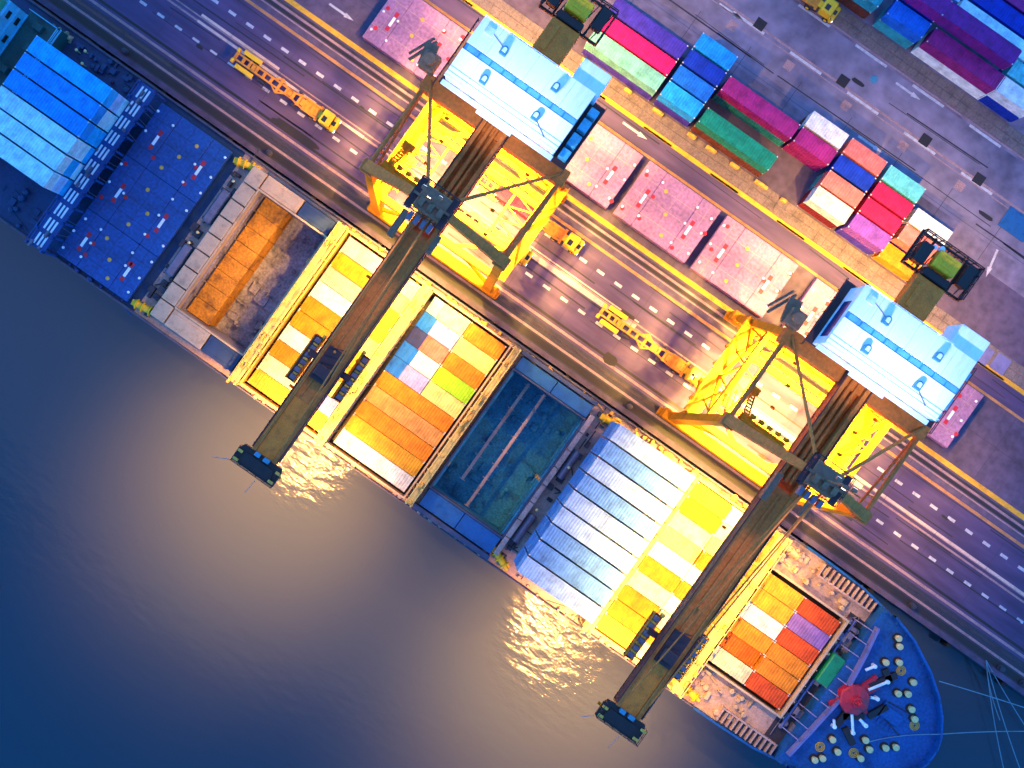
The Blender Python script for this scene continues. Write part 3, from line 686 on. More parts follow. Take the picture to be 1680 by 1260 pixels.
# lashing bridges
def lashing_bridge(xc, w, y0, y1, z0, z1, m, plates=1.0, strips=False):
    p = MB(); n = max(2, round((y1 - y0) / 2.52))
    for k in range(n + 1):
        y = y0 + k * (y1 - y0) / n
        for sx in (-1, 1): p.box(xc + sx * (w / 2 - .12) - .12, xc + sx * (w / 2 - .12) + .12, y - .15, y + .15, z0, z1 + .9)
        p.box(xc - w / 2 + .24, xc + w / 2 - .24, y - .09, y + .09, z1 - .35, z1 - .1)
        if k < n:
            y2 = y + (y1 - y0) / n
            p.beam((xc, y + .2, z0 + .3), (xc, y2 - .2, z1 - .5), .14); p.beam((xc, y2 - .2, z0 + .3), (xc, y + .2, z1 - .5), .14)
    for sx in (-1, 1):
        p.box(xc + sx * (w / 2 - .1) - .1, xc + sx * (w / 2 - .1) + .1, y0 - .2, y1 + .2, z1 - .3, z1 + .05)
        p.box(xc + sx * (w / 2 - .04) - .04, xc + sx * (w / 2 - .04) + .04, y0, y1, z1 + .85, z1 + .93)
    o = p.obj('lashing_bridge', m, ship)
    g = MB()
    if plates:
        g.box(xc - .05, xc + .05, y0, y1, z0, z0 + (z1 - z0) * plates)  # solid plate added so the bridge casts a shadow across the bay
    g.box(xc - w / 2 + .22, xc + w / 2 - .22, y0, y1, z1 - .08, z1 - .02)
    for k in range(int((y1 - y0) / .45)): g.box(xc - w / 2 + .25, xc + w / 2 - .25, y0 + k * .45, y0 + k * .45 + .12, z1 - .02, z1 + .03)
    g.obj('walkway', m, o)
    q = MB(); rnd = random.Random(int(xc * 10))
    for k in range(n * 2):
        if rnd.random() < .7:
            y = y0 + rnd.random() * (y1 - y0); x = xc + rnd.uniform(-.45, .45) * w; L = rnd.uniform(.3, 1.1)
            q.bevbox(x - .16, x + .16, y - L / 2, y + L / 2, z1, z1 + rnd.uniform(.3, .8), .03)
    q.obj('lashing_bin', M['tan'] if m is M['lash'] else M['grey'], o, split=.001)
    q = MB()
    for k in range(n * 2):
        y = y0 + (k + .5) * (y1 - y0) / n / 2
        for sx in (-1, 1):
            if rnd.random() < .55: q.beam((xc + sx * w / 2, y, z1), (xc + sx * (w / 2 + .35), y + rnd.uniform(-.5, .5), z0 + .3), .05)
    q.obj('lashing_rod', M['tan'] if m is M['lash'] else M['grey'], o, split=.001)
    if strips:
        s_ = MB()
        for k in range(n):
            y = y0 + k * (y1 - y0) / n
            for f in (-.55, 0.05, .6): s_.box(xc + f - .14, xc + f + .14, y + .35, y + (y1 - y0) / n - .35, z1 + .04, z1 + .1)
        s_.obj('deck_grating', M['white'], o)
    return o
lashing_bridge(-56.3, 2.7, -19.6, 7.4, 5, 10.0, M['lash_blue'], 0, True)
lashing_bridge(-23.45, 1.25, -19.2, 7.2, 5, 9.4, M['lash'], .97)
lashing_bridge(-8.85, 1.4, -19.2, 7.2, 5, 9.6, M['lash'], .9)
lashing_bridge(6.2, 1.0, -19.0, 7.2, 5, 9.5, M['lash'], .95)
lashing_bridge(36.3, 1.3, -19.2, 7.2, 5, 9.2, M['lash'], .6)
lashing_bridge(51.7, 1.5, -19.2, 7.2, 5, 9.0, M['lash'], .5)
# platform strips beside the boom bays: lockers, pipes, vents
def clutter(names, x0, x1, y0, y1, n, m, seed, zb=5.0, hmax=1.1, smax=1.4):
    rnd = random.Random(seed)
    for k in range(n):
        x, y = rnd.uniform(x0, x1), rnd.uniform(y0, y1); t = rnd.random(); p = MB()
        if t < .55:
            a, c = rnd.uniform(.25, smax) / 2, rnd.uniform(.25, smax) / 2; p.bevbox(x - a, x + a, y - c, y + c, zb, zb + rnd.uniform(.2, hmax), .03); nm = names[0]
        elif t < .8:
            r = rnd.uniform(.15, .32); p.lathe((x, y, zb), ((r, 0), (r, .5), (r * 1.6, .55), (r * 1.6, .8), (r, .9)), 10); nm = names[1]
        else:
            L = rnd.uniform(1, 3); p.tube((x, y, zb + .25), (x + rnd.choice((0, L)), y + rnd.choice((L, 0, -L)) * (.3 if x1 - x0 > 5 else 1), zb + .25), .08); nm = names[2]
        p.obj(nm, m, ship, split=None)
D1 = ('deck_locker', 'vent_head', 'deck_pipe'); D2 = ('lashing_bin', 'vent_head', 'deck_pipe'); D3 = ('gear_box', 'cowl_vent', 'deck_hose')
for i, (x0, x1) in enumerate(((-25, -9), (-8, 5), (7, 20), (22, 36), (37, 51))):
    clutter(D1, x0, x1, 7.15, 7.85, 18, M['tan'], 40 + i, 5, 1.0, .7)
    clutter(D2, x0, x1, -19.7, -19.0, 18, M['coam'], 60 + i, 5, .9, .7)
clutter(D3, -41.3, -39.4, -19, 7.4, 40, M['dark'], 81, 5, 1.4, 1.3)
clutter(D3, 21.1, 22.6, -18.5, 7.2, 34, M['dark'], 82, 5, 1.2, 1.0)
clutter(D3, 53.5, 66, 3.6, 7.0, 18, M['coam'], 83, 5, 1.0, 1.3)
clutter(D3, 53.5, 66, -18.7, -14.4, 18, M['coam'], 84, 5, 1.0, 1.3)
clutter(D3, 66.5, 69.6, -15, 4, 46, M['grey'], 85, 5, 1.6, 1.3)
clutter(D3, -70, -57.6, 5.0, 7.4, 26, M['deck_dark'], 86, 5, 1.2, 1.2)
clutter(D3, -53, -43, -19.7, -19.2, 14, M['hull'], 88, 5, .7, .5)
clutter(D3, -75, -57.6, -19.4, -13.5, 30, M['deck_dark'], 89, 5, .9, 1.5)
clutter(('cell_block', 'hold_socket', 'hold_pipe'), -31, -25.6, -15, 4, 22, M['hold_dark'], 90, -2.4, .8, 2.2)
clutter(('cell_block', 'hold_socket', 'hold_pipe'), 8.2, 19.2, -15, 4, 30, M['hold_blue'], 91, -1, .5, 1.8)
# pontoons in the dark gaps beside the holds
b = MB()
for y0, y1 in ((-4.2, .4), (-15.2, -10.6)): b.loft([[(21.75 + .62 * math.cos(t * PI / 6), y, 5.75 + .62 * math.sin(t * PI / 6)) for t in range(12)] for y in (y0, y1)])
for y0, y1 in ((-12.6, -7.4), (-3.4, 2.0)): b.bevbox(-40.9, -39.5, y0, y1, 5.0, 6.3, .2)
b.obj('ventilation_trunk', M['grey'], ship)
# deck lamps
b = MB()
for x, y, z in ((21.9, -2.2, 6.5), (21.7, -9.7, 6.2), (-40.2, 3.6, 6.4), (-40.3, -7.1, 6.4), (-40.1, -5.2, 6.6), (66.9, 1.2, 6.0), (67.2, -2.6, 6.2), (66.8, -13.8, 5.9), (67.1, -.6, 6.0), (-69, 6.0, 6.4), (-68.1, 6.6, 6.0), (-67.2, 4.9, 6.5)):
    b.lathe((x, y, 5.0), ((.07, 0), (.07, z - 5.0), (.2, z - 5.0), (.22, z - 4.8), (.1, z - 4.68)), 10)
b.obj('deck_lamp', M['bollard'], ship)
# yellow mooring winches at the quay side
def winch(x, y, m, rz=0.0, s=1.0, z=5.0):
    p = MB()
    R = Matrix.Rotation(rz, 3, 'Z'); o = Vector((x, y, z))
    f = lambda a, c, d: o + R @ Vector((a * s, c * s, d * s))
    p.tube(f(-.9, 0, .7), f(.9, 0, .7), .42 * s, 14)
    for a in (-.95, -.1, .95): p.tube(f(a - .05, 0, .7), f(a + .05, 0, .7), .68 * s, 14)
    p.tube(f(1.1, 0, .7), f(1.7, 0, .7), .25 * s, 10)
    p.beam(f(-1.6, 0, .45), f(-1.0, 0, .45), .7 * s, .9 * s); p.beam(f(-1.5, 0, .1), f(1.6, 0, .1), .9 * s, .2 * s)
    return p.obj('mooring_winch', m, ship)
for px, py, m in ((408, 262, M['yellow']), (232, 508, M['yellow']), (1022, 668, M['yellow']), (820, 918, M['yellow']), (1300, 905, M['coam']), (1130, 1138, M['yellow']), (100, 45, M['coam'])):
    x, y = P(px, py, 6.2); winch(x, max(min(y, 6.6), -18.4), m, random.uniform(-.4, .4), 1.15)
# accommodation block at the stern end of the picture
acc = MB(); acc.box(-76.5, -71.3, -18.5, 7.0, 5.0, 8.4); a1 = acc.obj('lower_house', M['teal_deck'], ship)
acc = MB(); acc.box(-95, -76.5, -17.5, 6.0, 5.0, 13.6)
for z in (8.6, 11.2): acc.box(-76.5, -76.2, -17.5, 6.0, z, z + .18)
a2 = acc.obj('accommodation_block', M['sky_paint'], ship)
acc = MB()
for z in (9.2, 11.9):
    for k in range(8): acc.box(-76.5, -76.42, -16.5 + k * 2.9, -15.4 + k * 2.9, z, z + .9)
acc.obj('window', M['glass'], a2)
acc = MB(); acc.rail([(-71.5, -18.3, 8.4), (-71.5, 6.8, 8.4), (-76.2, 6.8, 8.4)], 1.0, .05); acc.box(-71.5, -71.3, -18.5, 7.0, 8.4, 8.55)
acc.obj('deck_rail', M['sky_paint'], a1)
acc = MB()
for k, (x, y) in enumerate(((-74, 5.4), (-73.2, 2.2), (-74.5, -2), (-73.4, -7), (-74.4, -12))): acc.bevbox(x - .7, x + .7, y - .5, y + .5, 8.4, 9.3 + .2 * (k % 3), .06)
acc.obj('deck_locker', M['teal_deck'], a1)
acc = MB(); acc.box(-95, -76.9, -17, 5.6, 13.6, 13.75); acc.rail([(-76.8, -17.3, 13.7), (-76.8, 5.8, 13.7)], 1.1, .05); acc.bevbox(-86, -80, -12, -1, 13.75, 17, .1)
acc.obj('upper_deck', M['green'], a2)
# forecastle
FZ = 7.4
b = MB(); fo = [(69.4, YC - 13.15)] + [p for p in reversed(outline(70))][:0]
up = [(69.4, 13.3)] + [(a, w) for a, w in PROF if a > 69.4]
poly = [(a, YC + w - .1) for a, w in up] + [(a, YC - w + .1) for a, w in reversed(up)]
b.prism(poly, 4.9, FZ); b.obj('forecastle_deck', M['deck_blue'], ship)
b = MB(); full = [(56, 14.1), (60, 14.1), (66, 13.9)] + up[1:]
for sy in (1, -1):
    pts = [(a, YC + sy * w) for a, w in full]
    inn = [(a - .12, YC + sy * (w - .3)) for a, w in full]
    for (p, q, r, s_) in zip(pts[:-1], pts[1:], inn[:-1], inn[1:]):
        z0, z1 = (5.0, 6.3) if p[0] < 69 else (FZ - .6, FZ + 1.15)
        b.quad([(*p, z0), (*q, z0), (*q, z1), (*p, z1)]); b.quad([(*r, z0), (*s_, z0), (*s_, z1), (*r, z1)]); b.quad([(*p, z1), (*q, z1), (*s_, z1), (*r, z1)])
b.box(86.2, 86.45, YC - 1.0, YC + 1.0, FZ - .6, FZ + 1.15)
for sy in (1, -1):
    for (a, w_), (a2_, w2_) in zip(up[:-1], up[1:]):
        for t in (.2, .7):
            x = a + (a2_ - a) * t; y = YC + sy * (w_ + (w2_ - w_) * t - .4)
            b.box(x - .04, x + .04, y - .25, y + .25, FZ, FZ + .8)
b.obj('bulwark', M['deck_blue'], ship)
# ribs inside the bulwark abreast the bow bay
b = MB()
for k in range(12):
    for sy in (1, -1):
        x = 59.6 + k * .82; b.box(x, x + .16, YC + sy * 13.5, YC + sy * 11.7, 5.0, 6.25)
for sy in (1, -1): b.box(59.6, 68.8, YC + sy * 11.7, YC + sy * 11.45, 5.0, 6.1)
b.obj('bulwark_rib', M['deck'], ship)
# breakwater: a shallow V plate with bracing bays behind it
b = MB()
V = [(69.9, 4.4), (70.6, .5), (71.4, YC), (70.6, -12.3), (69.9, -17.4)]
for p, q in zip(V[:-1], V[1:]): b.beam((*p, FZ + .4), (*q, FZ + .4), .34, 1.5)
b.obj('breakwater', M['lav'], ship)
b = MB()
for k in range(10):
    y = 3.6 - k * 2.05; x = 70.2 - abs(y - YC) * .02 + (.8 if abs(y - YC) < 4 else 0)
    b.beam((x - .1, y, FZ + .9), (67.7, y, 5.4), .14, .3)
    if k < 9: b.box(67.6, 67.8, y - 2.0, y - .1, 5.9, 6.15)
b.obj('breakwater_brace', M['lav'], ship)
b = MB(); b.box(66.9, 69.5, YC - 11.5, YC + 10.0, 5.0, 5.05); b.obj('pit_deck', M['dark'], ship)
# green locker
gx, gy = P(1364, 1101, 7.2)
b = MB(); b.bevbox(gx - .95, gx + .95, gy - 2.35, gy + 2.35, 5.05, 7.2, .1)
b.beam((gx - .7, gy - .6, 7.22), (gx + .6, gy + .2, 7.22), .3, .06); b.beam((gx - .3, gy - 1.7, 7.22), (gx + .2, gy - 1.5, 7.22), .3, .06)
b.obj('tarpaulin_locker', M['green'], ship)
# red foremast
mx, my = P(1404, 1150, 9.0)
b = MB(); b.lathe((mx, my, FZ), ((2.2, 0), (2.2, 1.2), (2.0, 1.4), (.9, 1.8), (.8, 2.5), (.6, 2.6)), 8)
for ang, L in ((1.35, 4.6), (1.05, 4.4), (-2.3, 3.4), (-.2, 2.9)): b.beam((mx, my, FZ + .35), (mx + math.cos(ang) * L, my + math.sin(ang) * L, FZ + .35), 1.3, .6, .5, .4)
mast = b.obj('foremast', M['red'], ship)
b = MB(); b.lathe((mx, my, FZ + 2.6), ((.45, 0), (.3, .9), (.5, 1.0), (.4, 1.3)), 10); b.obj('mast_lamp', M['red'], mast)
b = MB()
for px, py, a, L in ((1440, 1125, 1.0, 2.9), (1398, 1185, -.9, 2.9), (1427, 1096, 1.0, 1.4), (1415, 1185, -.2, 1.2), (1433, 1145, .4, 1.0), (1368, 1186, -.9, 1.0)):
    x, y = P(px, py, FZ + .6); dx, dy = math.cos(a) * L / 2, math.sin(a) * L / 2
    b.tube((x - dx, y - dy, FZ + .7), (x + dx, y + dy, FZ + .7), .2, 10)
    b.lathe((x + dx, y + dy, FZ), ((.3, 0), (.3, .9), (.2, 1.0)), 10)
b.obj('winch_drum', M['white'], ship)
b = MB()
for px, py, a, L in ((1455, 1150, .1, 4.5), (1445, 1172, -.25, 4.0)):
    x, y = P(px, py, FZ)
    for k in range(14): b.beam((x + k * L / 14 * math.cos(a), y + k * L / 14 * math.sin(a), FZ + .08), (x + (k + .8) * L / 14 * math.cos(a), y + (k + .8) * L / 14 * math.sin(a), FZ + .08), .2 if k % 2 else .1, .1)
b.obj('anchor_chain', M['dark'], ship)
for px, py in ((1400, 1235), (1478, 1100), (1500, 1190), (1345, 1225)):
    x, y = P(px, py, FZ); b = MB()
    for r in (.25, .45, .65):
        pts = [(x + r * math.cos(t * PI / 7), y + r * math.sin(t * PI / 7), FZ + .08) for t in range(15)]; b.path(pts, .07, 5)
    b.obj('rope_coil', M['tan'], ship, split=None)
b = MB()
for px, py, a, L in ((1448, 1117, 1.0, 4.2), (1380, 1180, 1.5, 2.6), (1393, 1208, -.5, 2.6), (1440, 1167, 1.1, 3.0), (1456, 1110, -.6, 2.2), (1400, 1175, .6, 3)):
    x, y = P(px, py, FZ + .4); d = Vector((math.cos(a), math.sin(a), 0)) * L / 2
    b.beam(Vector((x, y, FZ + .3)) - d, Vector((x, y, FZ + .3)) + d, .9, .6)
b.obj('windlass_bed', M['black'], ship)
b = MB(); x, y = P(1463, 1175, FZ + .3)
b.bevbox(x - 1.6, x + 1.6, y - .9, y + .9, FZ, FZ + .35, .08); b.box(x - 1.9, x - 1.7, y - 1.4, y + 1.4, FZ, FZ + .6)
for k in range(4): b.box(x - 1.2 + k * .7, x - .9 + k * .7, y - 2.0, y - 1.3, FZ, FZ + .12)
b.obj('anchor_hatch', M['deck_blue'], ship)
for sx, sy in ((768, 583), (855, 583), (947, 712), (848, 785), (912, 788), (936, 887), (955, 950), (423, 1083), (637, 1087), (663, 1147), (767, 1137), (833, 1133), (456, 1163), (605, 1205), (358, 1205), (308, 1215), (851, 427), (858, 480)):
    x, y = P(1260 + sx / 3.94, 940 + sy / 3.94, FZ + .9)
    b = MB(); b.lathe((x, y, FZ), ((.34, .1), (.34, .55), (.46, .62), (.46, .8), (.38, .88)), 16)
    bl = b.obj('mooring_bollard', M['bollard'], ship)
    b = MB(); b.lathe((x, y, FZ), ((.66, 0), (.66, .07), (.3, .1)), 16); b.obj('bollard_base_shade', M['black'], bl)  # base ring blackened to stand for the shadow round the bollard
# mooring lines
def rope(pts3, label):
    p = MB(); (a, c) = pts3; a, c = Vector(a), Vector(c); pts = []
    for k in range(15):
        t = k / 14; q = a.lerp(c, t); q.z -= 1.4 * 4 * t * (1 - t) * .6; pts.append(q)
    p.path(pts, .07, 6); return tag(p.obj('mooring_rope', M['rope']), label, 'rope', 'mooring lines at the bow')
x, y = P(1427, 1218, 8.3); x2, y2 = P(1538, 1204, 8.4); x3, y3 = P(1760, 1200, -2)
rope(((x, y, 8.1), (x2, y2, 8.6)), 'pale mooring rope lying over the blue foredeck to the bow rail')
rope(((x2, y2, 8.6), (x3, y3, -1.5)), 'pale mooring rope running level from the bow tip across the water')
x2, y2 = P(1540, 1117, 8.4); x3, y3 = P(1770, 1190, -2)
rope(((x2, y2, 8.6), (x3, y3, -1.5)), 'thin mooring rope leaving the bow rail above the level one')
bx, by = P(1619, 1084, .9)
for k, (px, py) in enumerate(((1654, 1300), (1720, 1250), (1690, 1310), (1638, 1180))):
    x3, y3 = P(px, py, -2)
    rope(((bx, by, .7), (x3, y3, -1.6)), ('steep mooring rope from the quay edge straight down to the bottom edge', 'mooring rope from the quay edge slanting furthest to the right', 'mooring rope from the quay edge between the steep and slanting ones', 'short mooring rope dipping from the quay edge into the water')[k])

# ------------------------------------------------------------------ ship to shore cranes
def lamp_part(parent, x, y, z, s=1.0):
    p = MB(); p.bevbox(x - .45 * s, x + .45 * s, y - .3 * s, y + .3 * s, z, z + .35 * s, .05); p.beam((x, y, z + .35 * s), (x, y, z + 1.2 * s), .1)
    o = p.obj('floodlight', M['crane'], parent)
    q = MB(); q.box(x - .38 * s, x + .38 * s, y - .24 * s, y + .24 * s, z - .04, z - .005); q.obj('lens', M['lamp'], o)
def make_crane(label, ac, trolley_b, left_stairs, boost=1.0):
    t = thing('gantry_crane', label, 'crane', (ac, 0, 0), 0, 'ship to shore cranes on the quay')
    SY, LY, TS, TL, ZT = 12.3, 29.5, 13.6, 26.0, 30.0
    Y = M['crane']
    for y, n in ((SY, 0), (LY, 1)):
        b = MB(); b.bevbox(-11.2, 11.2, y - .8, y + .8, 2.0, 3.9, .1)
        for k in range(9): b.box(-10 + k * 2.4, -9.86 + k * 2.4, y - .84, y + .84, 2.05, 3.85)
        s = b.obj('sill_beam', Y, t)
        for sx in (-1, 1):
            g = MB()
            g.bevbox(sx * 9.2 - 2.4, sx * 9.2 + 2.4, y - .55, y + .55, .75, 1.9, .1)
            for k in range(4): g.bevbox(sx * 9.2 - 2.3 + k * 1.2, sx * 9.2 - 1.35 + k * 1.2, y - .62, y + .62, .3, .9, .06)
            bo = g.obj('bogie', Y, s)
            wl = MB()
            for k in range(4): x = sx * 9.2 - 1.82 + k * 1.2; wl.tube((x, y - .18, .42), (x, y + .18, .42), .36, 14)
            wl.obj('wheel', M['dark'], s)
    for sx in (-1, 1):
        b = MB(); b.beam((sx * 9.6, SY, 3.8), (sx * 9.6, TS, ZT), 1.35, 1.2, 1.1, 1.0, up=(0, 1, 0)); b.obj('leg', Y, t)
        b = MB(); b.beam((sx * 9.6, LY, 3.8), (sx * 9.6, TL, ZT), 1.35, 1.2, 1.1, 1.0, up=(0, 1, 0)); b.obj('leg', Y, t)
        b = MB(); b.beam((sx * 9.6, 13.2, 11.6), (sx * 9.6, 28.3, 11.6), 1.5, 1.7)
        b.beam((sx * 9.6, 14.0, 12), (sx * 9.6, 19, 4.2), .7); b.beam((sx * 9.6, 27.6, 12), (sx * 9.6, 23.5, 18), .5)
        b.obj('portal_beam', Y, t)
        b = MB(); b.tube((sx * 9.75, TS, ZT + .2), (sx * 9.75, TL, ZT + .2), .30, 10); b.tube((sx * 9.2, TS, ZT - 1.6), (sx * 9.75, TL, ZT - .2), .2, 8)
        for k in range(1, 5): f = k / 5; b.beam((sx * 9.75, TS + (TL - TS) * f, ZT + .2), (sx * (9.2 + .55 * f), TS + (TL - TS) * f, ZT - 1.6 + 1.4 * f), .16)
        b.obj('tie_beam', M['boom'], t)
    b = MB(); b.bevbox(-10.3, 10.3, TL - 1.3, TL + .75, ZT - 1.2, ZT + .6, .08); b.obj('land_cross_beam', M['boom'], t)
    b = MB(); b.bevbox(-9.0, 9.0, 12.9, 13.9, 11.1, 12.4, .1); b.obj('sea_cross_beam', Y, t)
    b = MB(); b.bevbox(-9.0, 9.0, 27.6, 28.7, 11.1, 12.4, .1); b.obj('land_tie_beam', Y, t)
    b = MB()
    for yy in (24.6, 17.4):
        b.bevbox(-9.0, 9.0, yy - .45, yy + .45, 11.2, 12.2, .08)
    b.obj('portal_girder', Y, t)
    b = MB()
    for sx in (-1, 1):
        b.beam((sx * 9.0, 24.6, 11.7), (sx * 2.0, 28.0, 11.7), .5, .6); b.beam((sx * 9.0, 17.4, 11.7), (sx * 2.5, 13.6, 11.7), .45, .5)
        b.beam((sx * 9.4, 12.5, 5), (sx * 4.5, 13.3, 11.2), .5, .5); b.beam((sx * 9.4, 29.2, 5), (sx * 4.5, 28.2, 11.2), .5, .5)
        b.beam((sx * 9.5, 13.5, 20), (sx * 9.5, 27.0, 21), .7, .8); b.beam((sx * 9.5, 13.4, 20), (sx * 9.5, 20.2, 12), .4); b.beam((sx * 9.5, 27, 21), (sx * 9.5, 20.4, 12), .4)
    b.obj('brace', Y, t)
    b = MB()
    for sx in (-1, 1):
        b.box(sx * 11.1, sx * 10.3, 13.4, 28.6, 12.5, 12.56); b.rail([(sx * 11.1, 13.4, 12.5), (sx * 11.1, 28.6, 12.5)], 1.1, .05, 1.6)
    b.box(-8.8, 8.8, 25.2, 26.0, 12.24, 12.3); b.rail([(-8.8, 25.2, 12.3), (8.8, 25.2, 12.3)], 1.1, .05, 1.6)
    for k in range(5): b.bevbox(-7 + k * 3.3, -5.6 + k * 3.3, 25.4, 25.9, 12.3, 13.0, .05)
    b.obj('gantry_walkway', Y, t)
    b = MB()
    for sx in (-1, 1):
        for (ya, za, yb, zb) in ((14.0, 12.4, 27.4, 20.0),):
            for k in range(7):
                y0_, y1_ = 14 + k * 1.95, 14 + (k + 1) * 1.95
                b.beam((sx * 9.5, y0_, 12.4 if k % 2 else 20.2), (sx * 9.5, y1_, 20.2 if k % 2 else 12.4), .22)
        for k in range(6):
            y0_, y1_ = 17.8 + k * 1.1, 17.8 + (k + 1) * 1.1
            b.beam((sx * (8.9 if k % 2 else 5.6), y0_, 12.0), (sx * (5.6 if k % 2 else 8.9), y1_, 12.0), .18)
        b.beam((sx * 5.5, 17.4, 12.0), (sx * 5.5, 24.6, 12.0), .3)
        for k in range(5):
            z0_ = 4.4 + k * 1.4
            b.beam((sx * (9.4 - k * .9), 29.4 - k * .25, z0_), (sx * (9.4 - k * .9 - .9), 29.4 - k * .25 - .25, z0_ + 1.4), .16)
            b.beam((sx * 9.6, 13.0 + k * 3.0, 4.2), (sx * 9.6, 14.5 + k * 3.0, 11.0), .2); b.beam((sx * 9.6, 16.0 + k * 3.0, 4.2), (sx * 9.6, 14.5 + k * 3.0, 11.0), .2)
    for k in range(8):
        x0_, x1_ = -8.4 + k * 2.1, -8.4 + (k + 1) * 2.1
        b.beam((x0_, 26.4 if k % 2 else 27.4, 20 if k % 2 else 12.4), (x1_, 27.4 if k % 2 else 26.4, 12.4 if k % 2 else 20), .2)
    b.bevbox(-9.4, 9.4, 26.7, 27.3, 20.0, 20.8, .06)
    b.obj('lattice', Y, t)
    # slim A-frame over the sea legs
    AZ, AY = 40.0, 13.2
    for sx in (-1, 1):
        b = MB(); b.beam((sx * 10.0, TS, ZT), (sx * 1.0, AY, AZ - .6), 1.35, 1.2, .85, .9); b.bevbox(sx * 9.6 - .9, sx * 9.6 + .9, TS - .9, TS + .7, ZT - .6, ZT + .7, .08)
        b.obj('frame_leg', M['boom'], t)
        b = MB(); b.tube((sx * .9, AY + .4, AZ - .3), (sx * 9.4, TL, ZT + .6), .21, 8); b.obj('backstay', M['boom'], t)
        b = MB(); b.tube((sx * .7, AY - .6, AZ - .2), (sx * 1.3, -9, 32.6), .11, 8); b.tube((sx * .7, AY - .6, AZ), (sx * 1.3, -19, 32.4), .10, 8); b.obj('forestay', M['boom'], t)
    b = MB(); b.bevbox(-1.7, 1.7, AY - 1.4, AY + 1.5, AZ - 1.2, AZ + .2, .12)
    for k in range(3): b.tube((-1.3 + k * 1.2, AY - .5, AZ + .3), (-.7 + k * 1.2, AY - .5, AZ + .3), .55, 14)
    b.box(-2.4, 2.4, AY - .2, AY + .1, AZ + .2, AZ + .4)
    hd = b.obj('apex_head', M['brown_grey'], t)
    b = MB(); b.rail([(-2.4, AY - 1.8, AZ), (2.4, AY - 1.8, AZ), (2.4, AY + 1.9, AZ), (-2.4, AY + 1.9, AZ), (-2.4, AY - 1.8, AZ)], 1.0, .04, 1.2); b.box(-2.5, -1.7, AY - 1.9, AY + 1.9, AZ - .15, AZ - .05); b.box(1.7, 2.5, AY - 1.9, AY + 1.9, AZ - .15, AZ - .05)
    b.obj('apex_walkway', M['maroon'], hd)
    b = MB()
    for k in range(4): b.bevbox(-1.5 + k * .85, -1.0 + k * .85, AY - 2.9, AY - 1.9, AZ - 1.0, AZ - .2, .05)
    b.obj('apex_motor', M['grey'], hd)
    b = MB(); b.bevbox(-2.9, -2.1, AY - 5.2, AY - 1.6, AZ - 6, AZ - 5.2, .08); b.bevbox(1.9, 2.6, AY - 4.4, AY - 1.9, AZ - 6, AZ - 5.3, .08); b.obj('hinge_arm', M['brown_grey'], hd)
    # boom
    b = MB()
    b.box(-1.15, 1.15, -21.3, 10.4, 31.0, 31.2)
    for k in range(22): b.box(-1.15, 1.15, -21 + k * 1.5, -20.92 + k * 1.5, 31.2, 31.23)
    for sx in (-1, 1): b.bevbox(sx * 1.42 - .27, sx * 1.42 + .27, -21.3, 41.2, 29.6, 31.5, .05)
    b.box(-1.15, 1.15, 10.45, 41.0, 29.75, 29.9)
    for k in range(8): b.box(-1.15, 1.15, 11 + k * 2.0, 11.12 + k * 2.0, 29.9, 30.05)
    b.tube((.35, 11.5, 30.75), (.35, 27, 30.75), .22, 8); b.tube((-.3, 11.5, 30.75), (-.5, 27, 30.75), .3, 8)
    bo = b.obj('boom', M['boom'], t)
    b = MB(); b.box(-1.1, 1.1, -21.2, -13.4, 31.2, 31.26); b.obj('deck_plate', M['olive'], bo)
    b = MB()
    for sx in (-1, 1):
        b.box(sx * 1.76 - .06, sx * 1.76 + .06, -21.0, 27, 30.2, 31.75); b.box(sx * 1.86 - .05, sx * 1.86 + .05, -21.0, 27, 30.0, 30.1)
        for k in range(16): b.beam((sx * 1.84, -20.5 + k * 3.1, 30.1), (sx * 1.84, -20.5 + k * 3.1, 31.9), .08)
    b.obj('boom_walkway', M['maroon'], bo)
    b = MB(); b.tube((-.55, -13, 31.35), (-.15, 10, 31.35), .11, 8); b.tube((.6, -13, 31.3), (.25, 10, 31.3), .06, 8); b.lathe((-.2, -6.5, 31.2), ((.2, 0), (.2, .5), (.12, .6)), 10)
    b.obj('hoist_rope_guide', M['boom'], bo)
    b = MB(); b.prism([(-2.6, -21.3), (-2.9, -21.9), (-2.9, -23.7), (2.9, -23.7), (2.9, -21.9), (2.6, -21.3)], 30.8, 31.3); b.prism([(-1.9, -22.0), (-2.3, -23.4), (2.3, -23.4), (1.9, -22.0)], 31.3, 31.55)
    b.rail([(-2.85, -21.6, 31.3), (-2.85, -23.65, 31.3), (2.85, -23.65, 31.3), (2.85, -21.6, 31.3)], 1.1, .03, 1.0)
    tp = b.obj('tip_platform', M['black'], bo)
    b = MB()
    for x, y in ((-2.6, -22.2), (-2.5, -23.3), (2.6, -21.9), (2.4, -23.2)): b.bevbox(x - .35, x + .35, y - .16, y + .16, 31.75, 32.0, .04)
    b.obj('tip_lamp', M['tan'], tp)
    b = MB(); b.bevbox(-1.0, -.3, -21.7, -21.2, 31.4, 32.0, .05); b.bevbox(.2, 1.0, -21.7, -21.2, 31.4, 32.0, .05); b.tube((-3, -23.8, 31.4), (-4.6, -24.4, 33.0), .04, 6); b.tube((.8, -24.1, 31.4), (.6, -26.0, 31.2), .03, 6)
    b.obj('limit_switch', M['vent'], tp)
    # landward end: winch deck in a black frame
    b = MB(); b.bevbox(-1.9, 1.9, 35.8, 40.2, 30.2, 31.9, .12); b.box(-1.2, -.5, 36.2, 39.6, 31.9, 32.05); b.obj('cable_cover', M['olive'], bo)
    b = MB()
    for y in (40.6, 44.8): b.box(-4.0, 4.0, y - .15, y + .15, 30.4, 30.8)
